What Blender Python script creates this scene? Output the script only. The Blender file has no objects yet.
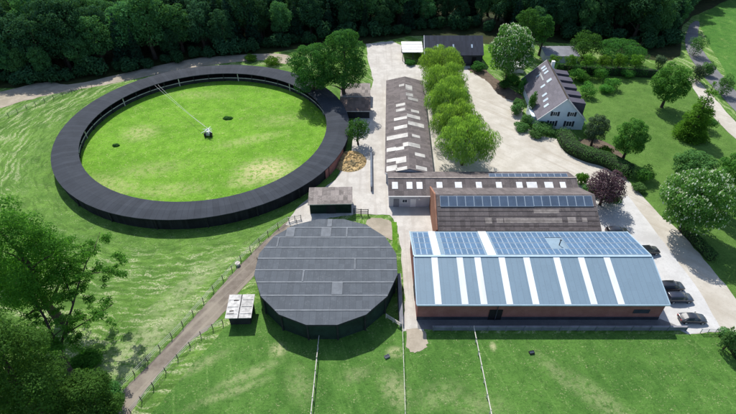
import bpy, bmesh, math, random
import numpy as np
from mathutils import Vector, Matrix

PI = math.pi
S = bpy.context.scene
COL = S.collection

# ------------------------------------------------------------------ camera
cam = bpy.data.objects.new('camera', bpy.data.cameras.new('camera'))
COL.objects.link(cam)
cam.location = (0, 0, 68)
cam.rotation_euler = (math.radians(50), 0, 0)
cam.data.sensor_width = 36
cam.data.lens = 24
cam.data.clip_end = 6000
S.camera = cam

# ------------------------------------------------------------------ light
SUN_EL = math.radians(50)
SUN_AZ = math.radians(-18)            # from +Y, negative = towards -X
world = bpy.data.worlds.new('World')
S.world = world
world.use_nodes = True
wn = world.node_tree
bg = wn.nodes['Background']
sky = wn.nodes.new('ShaderNodeTexSky')
sky.sky_type = 'NISHITA'
sky.sun_disc = False
sky.sun_elevation = SUN_EL
sky.sun_rotation = SUN_AZ
wn.links.new(sky.outputs[0], bg.inputs[0])
bg.inputs[1].default_value = 0.15

sun = bpy.data.objects.new('sun', bpy.data.lights.new('sun', 'SUN'))
COL.objects.link(sun)
sun.data.energy = 4.8
sun.data.angle = math.radians(0.5)
sun.data.color = (1, .96, .9)
sd = Vector((math.sin(SUN_AZ) * math.cos(SUN_EL), math.cos(SUN_AZ) * math.cos(SUN_EL), math.sin(SUN_EL)))
sun.rotation_euler = (-sd).to_track_quat('-Z', 'Y').to_euler()
sun.location = (-60, 200, 250)

S.view_settings.view_transform = 'Standard'
S.view_settings.look = 'None'
S.view_settings.exposure = 0.28
S.view_settings.gamma = 1
S.view_settings.use_curve_mapping = False

# ------------------------------------------------------------------ materials
class NT:
    def __init__(s, name, rough=.85, spec=.3):
        s.m = bpy.data.materials.new(name); s.m.use_nodes = True
        s.t = s.m.node_tree; s.b = s.t.nodes['Principled BSDF']
        s.b.inputs['Roughness'].default_value = rough
        s.b.inputs['Specular IOR Level'].default_value = spec
        s._pos = None
    def n(s, typ, **kw):
        x = s.t.nodes.new(typ)
        for k, v in kw.items(): setattr(x, k, v)
        return x
    def l(s, a, b): s.t.links.new(a, b)
    def pos(s):
        if s._pos is None: s._pos = s.n('ShaderNodeNewGeometry').outputs['Position']
        return s._pos
    def obj(s): return s.n('ShaderNodeTexCoord').outputs['Object']
    def put(s, sock, v):
        if hasattr(v, 'is_linked') or hasattr(v, 'links'): s.l(v, sock)
        elif isinstance(v, tuple) and len(v) == 3 and sock.type == 'RGBA': sock.default_value = v + (1,)
        else: sock.default_value = v
    def math(s, op, a, b=0., c=None, clamp=False):
        x = s.n('ShaderNodeMath', operation=op, use_clamp=clamp)
        s.put(x.inputs[0], a); s.put(x.inputs[1], b)
        if c is not None: s.put(x.inputs[2], c)
        return x.outputs[0]
    def noise(s, scale, detail=4, vec=None, rough=.6, dist=0., stretch=None):
        x = s.n('ShaderNodeTexNoise')
        v = vec if vec is not None else s.pos()
        if stretch:
            mp = s.n('ShaderNodeMapping', vector_type='TEXTURE'); s.l(v, mp.inputs[0])
            mp.inputs['Rotation'].default_value = (0, 0, stretch[3] if len(stretch) > 3 else 0)
            mp.inputs['Scale'].default_value = tuple(1 / q for q in stretch[:3]); v = mp.outputs[0]
        s.l(v, x.inputs['Vector'])
        x.inputs['Scale'].default_value = scale; x.inputs['Detail'].default_value = detail
        x.inputs['Roughness'].default_value = rough; x.inputs['Distortion'].default_value = dist
        return x.outputs[0]
    def ramp(s, f, a, b, smooth=True):
        x = s.n('ShaderNodeMapRange', interpolation_type='SMOOTHSTEP' if smooth else 'LINEAR')
        s.put(x.inputs[0], f); x.inputs[1].default_value = a; x.inputs[2].default_value = b
        return x.outputs[0]
    def mix(s, f, a, b, mode='MIX'):
        x = s.n('ShaderNodeMix', data_type='RGBA', blend_type=mode)
        s.put(x.inputs[0], f); s.put(x.inputs[6], a); s.put(x.inputs[7], b)
        return x.outputs[2]
    def bump(s, h, strength=.4, dist=.05):
        x = s.n('ShaderNodeBump'); s.l(h, x.inputs['Height'])
        x.inputs['Strength'].default_value = strength; x.inputs['Distance'].default_value = dist
        s.l(x.outputs[0], s.b.inputs['Normal'])
    def col(s, c): s.put(s.b.inputs['Base Color'], c); return s.m
    def spot(s, x, y, rx, ry, rot=0.):
        mp = s.n('ShaderNodeMapping', vector_type='TEXTURE'); s.l(s.pos(), mp.inputs[0])
        mp.inputs['Location'].default_value = (x, y, 0); mp.inputs['Rotation'].default_value = (0, 0, rot)
        mp.inputs['Scale'].default_value = (rx, ry, 1000)
        ln = s.n('ShaderNodeVectorMath', operation='LENGTH'); s.l(mp.outputs[0], ln.inputs[0])
        return s.ramp(ln.outputs['Value'], 1., .15)

def plain(name, c, rough=.7, var=.25, scale=1.2, metal=0., spec=.3, bump=0., stretch=None):
    t = NT(name, rough, spec)
    d = tuple(v * (1 - var) for v in c); e = tuple(min(1, v * (1 + var)) for v in c)
    n1 = t.noise(scale, 5, t.obj(), stretch=stretch)
    n2 = t.noise(scale * .15, 3, t.pos())
    f = t.ramp(t.math('ADD', t.math('MULTIPLY', n1, .6), t.math('MULTIPLY', n2, .4)), .32, .68)
    t.col(t.mix(f, d, e)); t.b.inputs['Metallic'].default_value = metal
    if bump: t.bump(n1, bump)
    return t.m

RC = (-41.4, 110.3)                     # centre of the ring

def grass(name, dark, mid, dry, dry_at=(.52, .72), spots=(), rings=False, lines=None, dark_spots=()):
    t = NT(name, .95, .1)
    big = t.noise(.06, 4); med = t.noise(.35, 5); fine = t.noise(2.6, 4, rough=.75); tiny = t.noise(9., 2, rough=.8)
    c = t.mix(t.ramp(t.math('ADD', t.math('MULTIPLY', big, .5), t.math('MULTIPLY', med, .5)), .38, .62), dark, mid)
    dk = tuple(v * .55 for v in dark)
    c = t.mix(t.math('MULTIPLY', t.ramp(fine, .52, .3), .65), c, dk)
    c = t.mix(t.math('MULTIPLY', t.ramp(tiny, .5, .7), .5), c, tuple(min(1, v * 1.5) for v in mid))
    clump = t.noise(1.1, 6, rough=.8, dist=.6)
    c = t.mix(t.math('MULTIPLY', t.ramp(clump, .5, .38), .4), c, dk)
    speck = t.math('MULTIPLY', t.ramp(t.noise(3.2, 3, rough=.8), .55, .66), t.ramp(t.noise(.5, 5, rough=.7), .46, .6))
    c = t.mix(t.math('MULTIPLY', speck, .75), c, dry)
    dm = t.math('MULTIPLY', t.math('MULTIPLY', t.ramp(t.noise(.22, 6, rough=.7), *dry_at), t.ramp(fine, .35, .62)), t.ramp(clump, .38, .6))
    if rings:                          # mown swaths left lying round the ring
        mp = t.n('ShaderNodeMapping', vector_type='TEXTURE'); t.l(t.pos(), mp.inputs[0])
        mp.inputs['Location'].default_value = (RC[0], RC[1], 0)
        ln = t.n('ShaderNodeVectorMath', operation='LENGTH'); t.l(mp.outputs[0], ln.inputs[0])
        r = t.math('ADD', ln.outputs['Value'], t.math('MULTIPLY', t.noise(.12, 3), 5.))
        sp_ = t.n('ShaderNodeSeparateXYZ'); t.l(mp.outputs[0], sp_.inputs[0]); th = t.math('ARCTAN2', sp_.outputs[0], sp_.outputs[1])
        cb = t.n('ShaderNodeCombineXYZ'); t.l(t.math('MULTIPLY', r, 1.15), cb.inputs[0]); t.l(t.math('MULTIPLY', th, 9.), cb.inputs[1])
        w = t.noise(1., 3, cb.outputs[0], rough=.55, dist=.3)
        sw = t.math('MULTIPLY', t.ramp(w, .5, .62), t.ramp(t.noise(3., 5, rough=.85), .44, .58))
        sw = t.math('MULTIPLY', sw, t.ramp(t.noise(.05, 2), .3, .5))
        c = t.mix(t.math('MULTIPLY', t.ramp(w, .5, .36), .45), c, dk)
        sw = t.math('MULTIPLY', sw, t.ramp(ln.outputs['Value'], 40.5, 46.))
        dm = t.math('MAXIMUM', t.math('MULTIPLY', dm, .8), t.math('MULTIPLY', sw, .95))
    if lines:                          # faint parallel mowing lines
        nl = t.noise(1., 3, stretch=(lines[1], .035, 1, lines[0]))
        c = t.mix(t.math('MULTIPLY', t.ramp(nl, .5, .7), .3), c, tuple(min(1, v * 1.2) for v in mid))
        dm = t.math('MAXIMUM', dm, t.math('MULTIPLY', t.ramp(nl, .6, .75), t.math('MULTIPLY', t.ramp(fine, .48, .62), .4)))
    for (x, y, rx, ry, rot, k) in spots:
        sp = t.math('MULTIPLY', t.spot(x, y, rx, ry, rot), k)
        sp = t.math('MULTIPLY', sp, t.ramp(t.noise(.9, 6, rough=.8), .38, .56))
        dm = t.math('MAXIMUM', dm, sp)
    c = t.mix(dm, c, dry)
    for (x, y, rx, ry, rot, k) in dark_spots:
        sp = t.math('MULTIPLY', t.spot(x, y, rx, ry, rot), k)
        c = t.mix(t.math('MULTIPLY', sp, t.ramp(med, .35, .6)), c, dk)
    t.bump(t.math('ADD', fine, t.math('MULTIPLY', tiny, .6)), .7, .3)
    return t.col(c)

def earth(name, a, b, c3, scale=.5, tracks=None, crack=0.):
    t = NT(name, .95, .15)
    n1 = t.noise(scale, 6, rough=.7); n2 = t.noise(scale * .2, 4); n3 = t.noise(scale * 9, 3)
    c = t.mix(t.ramp(n1, .35, .65), a, b)
    c = t.mix(t.math('MULTIPLY', t.ramp(n2, .5, .68), .6), c, c3)
    c = t.mix(t.math('MULTIPLY', t.ramp(n3, .55, .7), .3), c, tuple(v * .6 for v in a))
    if tracks:
        nl = t.noise(1., 3, stretch=(tracks[1], .04, 1, tracks[0]))
        c = t.mix(t.math('MULTIPLY', t.ramp(nl, .52, .66), .55), c, c3)
    t.bump(t.math('ADD', n1, n3), .3, .06)
    return t.col(c)

def leafy(name, dark, light, tint=None, trans=.35):
    """leaves: every leaf its own tone, clumps lighter and darker, every tree slightly different"""
    m = bpy.data.materials.new(name); m.use_nodes = True
    t = NT.__new__(NT); t.m = m; t.t = m.node_tree; t._pos = None; t.b = t.t.nodes['Principled BSDF']
    t.t.nodes.remove(t.b)
    g = t.n('ShaderNodeNewGeometry'); oi = t.n('ShaderNodeObjectInfo')
    cl = t.ramp(t.noise(.55, 3, t.obj()), .35, .65)
    f = t.math('ADD', t.math('MULTIPLY', g.outputs['Random Per Island'], .6), t.math('MULTIPLY', cl, .4))
    c = t.mix(f, dark, light)
    hs = t.n('ShaderNodeHueSaturation'); t.l(c, hs.inputs['Color'])
    t.l(t.math('ADD', t.math('MULTIPLY', oi.outputs['Random'], .02), .49), hs.inputs['Hue'])
    t.l(t.math('ADD', t.math('MULTIPLY', oi.outputs['Random'], .35), .825), hs.inputs['Value'])
    d = t.n('ShaderNodeBsdfDiffuse'); tr = t.n('ShaderNodeBsdfTranslucent')
    t.l(hs.outputs[0], d.inputs[0])
    tc = t.mix(1., hs.outputs[0], tint or (1.1, 1.15, .5), 'MULTIPLY'); t.l(tc, tr.inputs[0])
    mx = t.n('ShaderNodeMixShader'); mx.inputs[0].default_value = trans
    t.l(d.outputs[0], mx.inputs[1]); t.l(tr.outputs[0], mx.inputs[2])
    t.l(mx.outputs[0], t.t.nodes['Material Output'].inputs[0])
    return m

def corrugated(name, base, axis='x', period=.9, var=.25, stain=None, rough=.6, metal=0., spec=.3, relief=.12):
    """profiled roof sheets: ribs in the relief, sheets of slightly different age"""
    t = NT(name, rough, spec)
    o = t.obj(); sep = t.n('ShaderNodeSeparateXYZ'); t.l(o, sep.inputs[0])
    u = sep.outputs[0] if axis == 'x' else sep.outputs[1]
    v = sep.outputs[1] if axis == 'x' else sep.outputs[0]
    fu = t.math('FLOOR', t.math('DIVIDE', u, period)); fv = t.math('FLOOR', t.math('DIVIDE', v, 1.6))
    cb = t.n('ShaderNodeCombineXYZ'); t.l(fu, cb.inputs[0]); t.l(fv, cb.inputs[1])
    wn_ = t.n('ShaderNodeTexWhiteNoise', noise_dimensions='2D'); t.l(cb.outputs[0], wn_.inputs['Vector'])
    sheet = wn_.outputs[0]
    n = t.noise(.8, 6, o, rough=.7); n2 = t.noise(3.5, 4, o)
    f = t.math('ADD', t.math('MULTIPLY', sheet, .45), t.math('MULTIPLY', n, .55))
    c = t.mix(t.ramp(f, .25, .75), tuple(x * (1 - var) for x in base), tuple(x * (1 + var) for x in base))
    if stain: c = t.mix(t.math('MULTIPLY', t.ramp(t.math('MULTIPLY', n2, t.math('ADD', n, .35)), .46, .6), .6), c, stain)
    edge = t.math('FRACT', t.math('DIVIDE', u, period))
    seam = t.math('LESS_THAN', edge, .07)
    c = t.mix(t.math('MULTIPLY', seam, .35), c, tuple(x * .5 for x in base))
    rib = t.math('SINE', t.math('MULTIPLY', u, 2 * PI / (period / 3)))
    t.bump(rib, relief, .03)
    t.b.inputs['Metallic'].default_value = metal
    return t.col(c)

def brick(name, c1, c2, mortar, scale=4.):
    t = NT(name, .9, .2)
    x = t.n('ShaderNodeTexBrick'); t.l(t.obj(), x.inputs['Vector'])
    mp = t.n('ShaderNodeMapping'); t.l(t.obj(), mp.inputs[0]); mp.inputs['Rotation'].default_value = (PI / 2, 0, 0)
    t.l(mp.outputs[0], x.inputs['Vector'])
    x.inputs['Scale'].default_value = scale
    for i, v in zip((1, 2, 3), (c1, c2, mortar)): x.inputs[i].default_value = v + (1,)
    n = t.ramp(t.noise(.7, 5, t.obj()), .3, .7)
    return t.col(t.mix(t.math('MULTIPLY', n, .5), x.outputs[0], tuple(v * .55 for v in c1)))

M = {}
M['meadow'] = grass('meadow_grass', (.08, .175, .032), (.15, .28, .052), (.48, .49, .29), (.58, .76), rings=True,
                    spots=[(-38.2, 43.62) + (9, 5, .9, .6), (-35.85, 48.29) + (12, 4, .95, .5), (-32.26, 59.04) + (14, 3, .95, .45), (-68.42, 112.81) + (9, 9, 0, .3)])
M['infield'] = grass('infield_grass', (.105, .25, .02), (.175, .36, .035), (.52, .48, .24), (.55, .8),
                     spots=[(-24.16, 94.68) + (10, 7, .2, 1.), (-27.23, 90.73) + (8, 4, .3, .6), (-44.53, 86.99) + (14, 4, .1, .35),
                            (-59.93, 111.3) + (7, 6, 0, .5), (-57.63, 88.83) + (12, 5, -.4, .4), (-30.39, 107.88) + (14, 3, .4, .35), (-51.64, 94.68) + (13, 5, .3, .3), (-24.06, 118.04) + (10, 5, .2, .25), (-49.76, 132.64) + (14, 4, 0, .25)])
M['paddock'] = grass('paddock_grass', (.052, .135, .024), (.096, .21, .04), (.38, .40, .2), (.6, .78), lines=(.3, 1.3),
                     spots=[(-18.53, 41.02) + (8, 1.6, .5, .5), (-26.18, 42.74) + (7, 1.5, .6, .45), (-20.23, 38.23) + (9, 1.2, .4, .45), (-10.24, 39.36) + (3, 5, .4, .3), (4.03, 38.55) + (3, 5, .4, .55), (16.31, 36.19) + (6, 3, 0, .3), (4.31, 45.07) + (2, 1.5, 0, .9), (20.11, 46) + (.8, 1.4, 0, 1.),
                            (-14.4, 45.44) + (2, 2, 0, .9), (-1.99, 41.02) + (4, 2, .3, .3), (10.66, 37.75) + (6, 3, .3, .3), (34.06, 36.96) + (9, 3, 2.3, .35), (29.4, 41.02) + (8, 2, 2.2, .3)])
M['lawn'] = grass('lawn_grass', (.07, .15, .027), (.11, .21, .042), (.25, .30, .12), (.6, .85), lines=(.55, .5))
M['forest_floor'] = earth('forest_floor', (.02, .03, .01), (.04, .05, .015), (.05, .04, .02))
M['far_field'] = grass('far_field_grass', (.045, .14, .022), (.08, .2, .032), (.28, .34, .11), (.52, .7), lines=(-.4, .35))
M['concrete'] = earth('yard_concrete', (.41, .385, .345), (.515, .49, .445), (.37, .34, .30), .35, tracks=(0., .9))
M['gravel'] = earth('gravel', (.42, .39, .33), (.50, .47, .41), (.35, .31, .25), .3, tracks=(.75, .8))
M['parking'] = earth('parking_concrete', (.45, .445, .43), (.52, .515, .50), (.38, .37, .355), .4)
M['dirt'] = earth('track_dirt', (.155, .13, .105), (.205, .175, .145), (.29, .255, .2), .8, tracks=(-.52, 1.1))
M['sand'] = earth('path_sand', (.30, .26, .20), (.38, .33, .26), (.22, .2, .14), .5)
M['asphalt'] = earth('road_asphalt', (.14, .14, .145), (.18, .18, .185), (.11, .11, .115), .3)
M['soil'] = earth('bed_soil', (.10, .075, .055), (.15, .115, .085), (.07, .06, .04), .9)
M['grassy_edge'] = grass('verge_grass', (.08, .2, .015), (.14, .3, .03), (.3, .3, .1))

def ring_sheet(name, c, count, var=.2, rough=.8, seam=.5):
    # sheets laid round the ring: a joint at every step of the angle, each sheet its own tone
    t = NT(name, rough, .06); sep = t.n('ShaderNodeSeparateXYZ'); t.l(t.obj(), sep.inputs[0])
    an = t.math('MULTIPLY', t.math('ARCTAN2', sep.outputs[1], sep.outputs[0]), count / (2 * PI))
    wn_ = t.n('ShaderNodeTexWhiteNoise', noise_dimensions='1D'); t.l(t.math('FLOOR', an), wn_.inputs['W'])
    n = t.noise(.4, 5, t.obj(), rough=.7)
    f = t.math('ADD', t.math('MULTIPLY', wn_.outputs[0], .5), t.math('MULTIPLY', t.ramp(n, .3, .7), .5))
    b_ = t.mix(f, tuple(v * (1 - var) for v in c), tuple(v * (1 + var) for v in c))
    j = t.math('LESS_THAN', t.math('FRACT', an), .06)
    return t.col(t.mix(t.math('MULTIPLY', j, seam), b_, tuple(v * .4 for v in c)))
M['ring_roof'] = ring_sheet('ring_roof_sheet', (.044, .050, .060), 180)
M['ring_wall'] = ring_sheet('ring_wall_boards', (.022, .024, .027), 420, .45, .85)
M['dark_board'] = plain('dark_boards', (.022, .024, .026), .85, .4, .9)
M['track_floor'] = plain('track_footing', (.07, .06, .05), .95)
M['pale_wood'] = plain('weathered_pale_wood', (.5, .47, .42), .8, .2, 2)
M['post_wood'] = plain('post_wood', (.12, .10, .08), .9, .4, 2)
M['arena_roof'] = corrugated('arena_roof_sheet', (.088, .099, .112), 'x', 1.05, .09, (.125, .136, .148), rough=.75, spec=.06, relief=.02)
M['arena_pale'] = plain('pale_clear_sheet', (.13, .143, .158), .8, .2, 1.)
M['arena_seam'] = plain('seam_strip', (.2, .215, .23), .8, .2, 1.)
M['green_mesh'] = plain('dark_green_mesh', (.012, .03, .022), .9, .4, 1.)
M['steel_roof'] = corrugated('blue_grey_steel', (.17, .245, .305), 'x', 1.0, .025, (.15, .21, .26),  rough=.5, spec=.4, relief=.05)
M['clear_strip'] = plain('white_translucent_sheet', (.66, .68, .69), .5, .12, .35, stretch=(2.5, .3, 1))
M['red_brick'] = brick('red_brick', (.30, .115, .10), (.23, .09, .08), (.26, .2, .18))
M['orange_brick'] = brick('orange_brick', (.34, .15, .09), (.29, .125, .08), (.34, .27, .2))
M['plinth'] = plain('dark_plinth', (.045, .048, .06), .8, .3, .8)
M['black'] = plain('dark_opening', (.008, .008, .01), .8, .2, 1.)
M['steel_trim'] = plain('pale_blue_trim', (.33, .44, .52), .5, .1, 1.)
M['old_roof'] = corrugated('old_fibre_cement', (.115, .098, .095), 'x', .95, .22, (.2, .17, .15), rough=.85)
M['old_roof_y'] = corrugated('old_fibre_cement_long', (.175, .152, .146), 'y', 1.1, .22, (.27, .235, .21), rough=.85)
M['shed_roof'] = corrugated('shed_sheet', (.19, .165, .15), 'x', .9, .35, (.35, .31, .28), rough=.85)
M['rust_roof'] = corrugated('brown_sheet', (.15, .105, .085), 'x', .9, .25, (.1, .08, .07), rough=.85)
M['skylight'] = plain('weathered_skylight', (.38, .365, .335), .5, .4, .5)
M['skylight_white'] = plain('white_skylight', (.72, .72, .70), .5, .15, .9)
M['old_pale'] = plain('pale_old_sheet', (.26, .225, .2), .8, .3, 1.5)
M['render_wall'] = plain('pale_rendered_wall', (.50, .50, .52), .85, .15, .5)
M['hut_sheet'] = plain('stained_white_sheet', (.44, .43, .41), .6, .4, 1.6)
M['garage_roof'] = plain('grey_felt_roof', (.17, .175, .19), .85, .2, .6)
M['blank_sheet'] = plain('blank_roof_sheet', (.2, .28, .34), .5, .1, 1.)
M['white'] = plain('white_paint', (.8, .8, .78), .6, .06, 1.)
M['slate'] = corrugated('dark_slate', (.035, .040, .058), 'x', .6, .2, rough=.6)
M['house_roof'] = corrugated('house_tile', (.125, .115, .135), 'y', .55, .14, (.16, .14, .14), rough=.7)
M['dormer'] = plain('dormer_lead', (.06, .055, .075), .7, .2, .8)
M['house_wall'] = plain('pale_blue_white_wall', (.62, .70, .76), .8, .06, .5)
M['shutter'] = plain('dark_shutter', (.03, .035, .05), .6, .2, 1.)
M['grey_wall'] = plain('grey_concrete_wall', (.20, .20, .22), .9, .25, .7, bump=.2)
M['kerb_wall'] = plain('kerb_concrete', (.13, .15, .18), .9, .25, .7, bump=.2)
M['straw'] = plain('straw_dung', (.42, .30, .14), .95, .5, 1.6, bump=.8)
M['bark'] = plain('bark', (.06, .047, .035), .95, .35, 3., bump=.4)
M['cable'] = plain('galvanised_cable', (.5, .5, .48), .5, .1, 2.)
M['rubber'] = plain('black_rubber', (.015, .015, .016), .7, .3, 3.)
M['metal'] = plain('galvanised_metal', (.45, .46, .47), .4, .15, 2., metal=.4)
M['wire'] = plain('fence_wire', (.3, .3, .28), .6, .2, 2.)
def glassy(name, c, rough=.12, spec=.6):
    t = NT(name, rough, spec); n = t.noise(.6, 2, t.obj())
    return t.col(t.mix(t.ramp(n, .3, .7), c, tuple(v * 1.25 for v in c)))
M['glass'] = glassy('window_glass', (.03, .04, .055))
M['roof_window'] = glassy('roof_window_glass', (.42, .50, .58), .2)
def solar_cell(name, c):
    t = NT(name, .28, .45)
    o = t.obj(); sep = t.n('ShaderNodeSeparateXYZ'); t.l(o, sep.inputs[0])
    gx = t.math('LESS_THAN', t.math('FRACT', t.math('MULTIPLY', sep.outputs[0], 6.)), .08)
    gy = t.math('LESS_THAN', t.math('FRACT', t.math('MULTIPLY', sep.outputs[1], 6.)), .08)
    f = t.math('MAXIMUM', gx, gy)
    n = t.noise(.5, 3, t.pos())
    c0 = t.mix(t.ramp(n, .35, .65), c, tuple(v * 1.3 for v in c))
    return t.col(t.mix(t.math('MULTIPLY', f, .35), c0, (.35, .45, .55)))
M['cell'] = solar_cell('solar_cell_blue', (.05, .105, .18))
M['cell_dark'] = solar_cell('solar_cell_navy', (.052, .076, .115))
M['panel_frame'] = plain('panel_frame', (.40, .48, .55), .4, .05, 1.)
def paint(name, c):
    t = NT(name, .3, .5); t.b.inputs['Coat Weight'].default_value = .6; t.b.inputs['Coat Roughness'].default_value = .08
    n = t.noise(1.2, 4, t.obj())
    return t.col(t.mix(t.math('MULTIPLY', t.ramp(n, .45, .7), .25), c, tuple(v * 1.4 + .01 for v in c)))
M['car_black'] = paint('black_car_paint', (.012, .013, .018))
M['car_navy'] = paint('navy_car_paint', (.018, .022, .038))
M['car_grey'] = paint('grey_car_paint', (.022, .025, .032))
M['lamp_glass'] = glassy('lamp_glass', (.6, .6, .62), .1)
M['lamp_red'] = glassy('red_lamp_glass', (.3, .02, .02), .2)

M['leaf_forest'] = leafy('forest_leaf', (0.023, 0.0703, 0.0331), (0.0573, 0.141, 0.0638), trans=.3)
M['leaf_forest2'] = leafy('forest_leaf_pale', (0.0444, 0.136, 0.0476), (0.111, 0.263, 0.0953), trans=.35)
M['leaf_fir'] = leafy('fir_needle', (0.0117, 0.0374, 0.0234), (0.0304, 0.0761, 0.0445), trans=.15)
M['leaf_oak'] = leafy('oak_leaf', (0.0352, 0.116, 0.0286), (0.0825, 0.209, 0.0506), trans=.45)
M['leaf_shade'] = leafy('shade_leaf', (.038, .105, .022), (.085, .2, .04), trans=.4)
M['leaf_garden'] = leafy('garden_leaf', (0.0585, 0.176, 0.0364), (0.124, 0.312, 0.065), trans=.5)
M['leaf_bright'] = leafy('bright_leaf', (0.06, 0.16, 0.02), (0.13, 0.28, 0.04), trans=.5)
M['leaf_willow'] = leafy('willow_leaf', (0.14, 0.255, 0.05), (0.25, 0.4, 0.095), trans=.55)
M['leaf_chestnut'] = leafy('chestnut_leaf', (0.0688, 0.2, 0.05), (0.156, 0.362, 0.0875), trans=.5)
M['leaf_near'] = leafy('near_leaf', (0.055, 0.16, 0.0275), (0.121, 0.297, 0.0495), trans=0.6)
M['leaf_purple'] = leafy('purple_leaf', (.075, .05, .062), (.16, .11, .12), (1.2, .85, .95), trans=.4)
M['leaf_hedge'] = leafy('hedge_leaf', (0.0625, 0.15, 0.0438), (0.119, 0.25, 0.075), trans=.35)
M['leaf_grey'] = leafy('grey_leaf', (.055, .1, .055), (.11, .16, .095), trans=.4)
M['blossom'] = leafy('white_blossom', (.5, .56, .40), (.75, .78, .62), (1, 1, .9), trans=.4)
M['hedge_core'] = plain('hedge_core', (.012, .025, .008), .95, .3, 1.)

# ------------------------------------------------------------------ builders
class MB:
    def __init__(s): s.v = []; s.f = []; s.mi = []; s.mats = []
    def slot(s, m):
        if m is None: return 0
        if m not in s.mats: s.mats.append(m)
        return s.mats.index(m)
    def add(s, v, f, m=None):
        o = len(s.v); k = s.slot(m); s.v += [tuple(p) for p in v]
        for q in f: s.f.append(tuple(i + o for i in q)); s.mi.append(k)
        return s
    def hexa(s, b, t, m=None):           # bottom ring, top ring (same order, counter-clockwise)
        n = len(b)
        return s.add(list(b) + list(t), [tuple(range(n))[::-1], tuple(range(n, 2 * n))] + [(i, (i + 1) % n, n + (i + 1) % n, n + i) for i in range(n)], m)
    def box(s, x0, x1, y0, y1, z0, z1, m=None):
        return s.hexa([(x0, y0, z0), (x1, y0, z0), (x1, y1, z0), (x0, y1, z0)], [(x0, y0, z1), (x1, y0, z1), (x1, y1, z1), (x0, y1, z1)], m)
    def tube(s, p, q, r0, r1=None, n=6, m=None):
        p, q = Vector(p), Vector(q); r1 = r0 if r1 is None else r1
        d = (q - p).normalized(); a = d.orthogonal().normalized(); b = d.cross(a)
        R = lambda c, r: [c + a * (r * math.cos(2 * PI * i / n)) + b * (r * math.sin(2 * PI * i / n)) for i in range(n)]
        return s.hexa(R(p, r0), R(q, r1), m)
    def quad(s, a, b, c, d, m=None): return s.add([a, b, c, d], [(0, 1, 2, 3)], m)
    def slab(s, a, b, c, d, th, m=None):  # sloping sheet a,b,c,d (top corners, ccw) of thickness th
        lo = lambda p: (p[0], p[1], p[2] - th)
        return s.hexa([lo(a), lo(b), lo(c), lo(d)], [a, b, c, d], m)
    def mesh(s, name, mat):
        me = bpy.data.meshes.new(name); me.from_pydata(s.v, [], s.f)
        ms = s.mats if s.mats else [mat]
        for m in ms: me.materials.append(m)
        if s.mats: me.polygons.foreach_set('material_index', s.mi)
        me.update(); return me

def link(name, me, parent=None, loc=None):
    o = bpy.data.objects.new(name, me); COL.objects.link(o)
    if parent is not None: o.parent = parent
    if loc is not None: o.location = loc
    return o
def part(name, mb, mat, parent, label=None, smooth=False):
    me = mb.mesh(name, mat) if isinstance(mb, MB) else mb
    if smooth: me.polygons.foreach_set('use_smooth', [True] * len(me.polygons))
    o = link(name, me, parent)
    if label: o['label'] = label
    return o
def tag(o, label, cat, group=None, kind=None):
    if label: o['label'] = label
    if cat: o['category'] = cat
    if group: o['group'] = group
    if kind: o['kind'] = kind
    return o
def thing(name, label, cat, loc=(0, 0, 0), rot=0., group=None):
    o = bpy.data.objects.new(name, None); COL.objects.link(o)
    o.location = loc if len(loc) == 3 else (loc[0], loc[1], 0); o.rotation_euler = (0, 0, rot)
    o.empty_display_size = .5
    return tag(o, label, cat, group)
def dup(root, loc, rot=0., scale=1., label=None):
    r = root.copy(); COL.objects.link(r); r.location = loc if len(loc) == 3 else (loc[0], loc[1], 0)
    r.rotation_euler = (0, 0, rot); r.scale = (scale,) * 3 if not isinstance(scale, tuple) else scale
    if label: r['label'] = label
    for ch in list(root.children):
        c = ch.copy(); COL.objects.link(c); c.parent = r
        for g in list(ch.children):
            d = g.copy(); COL.objects.link(d); d.parent = c
    return r

# ------------------------------------------------------------------ ground sheets
LEVEL = [0.]
def sheet(name, pts, mat, z, jitter=.25, sub=5, seed=1, smooth=True):
    rnd = random.Random(seed); n = len(pts); out = []
    for i in range(n):
        p0, p1, p2, p3 = (Vector(pts[(i + k - 1) % n][:2]) for k in range(4))
        for k in range(sub):
            t = k / sub
            if smooth: q = .5 * ((2 * p1) + (p2 - p0) * t + (2 * p0 - 5 * p1 + 4 * p2 - p3) * t * t + (3 * p1 - p0 - 3 * p2 + p3) * t ** 3)
            else: q = p1.lerp(p2, t)
            out.append((q.x + rnd.uniform(-jitter, jitter), q.y + rnd.uniform(-jitter, jitter)))
    bm = bmesh.new(); f = bm.faces.new([bm.verts.new((x, y, z)) for x, y in out])
    bm.normal_update()
    if f.normal.z < 0: f.normal_flip()
    bmesh.ops.triangulate(bm, faces=[f]); me = bpy.data.meshes.new(name); bm.to_mesh(me); bm.free()
    me.materials.append(mat)
    o = link(name, me); o['kind'] = 'structure'; return o

gm = MB(); gm.quad((-2500, -1500, 0), (2500, -1500, 0), (2500, 3500, 0), (-2500, 3500, 0))
g = link('ground', gm.mesh('ground', M['meadow'])); g['kind'] = 'structure'

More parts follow.
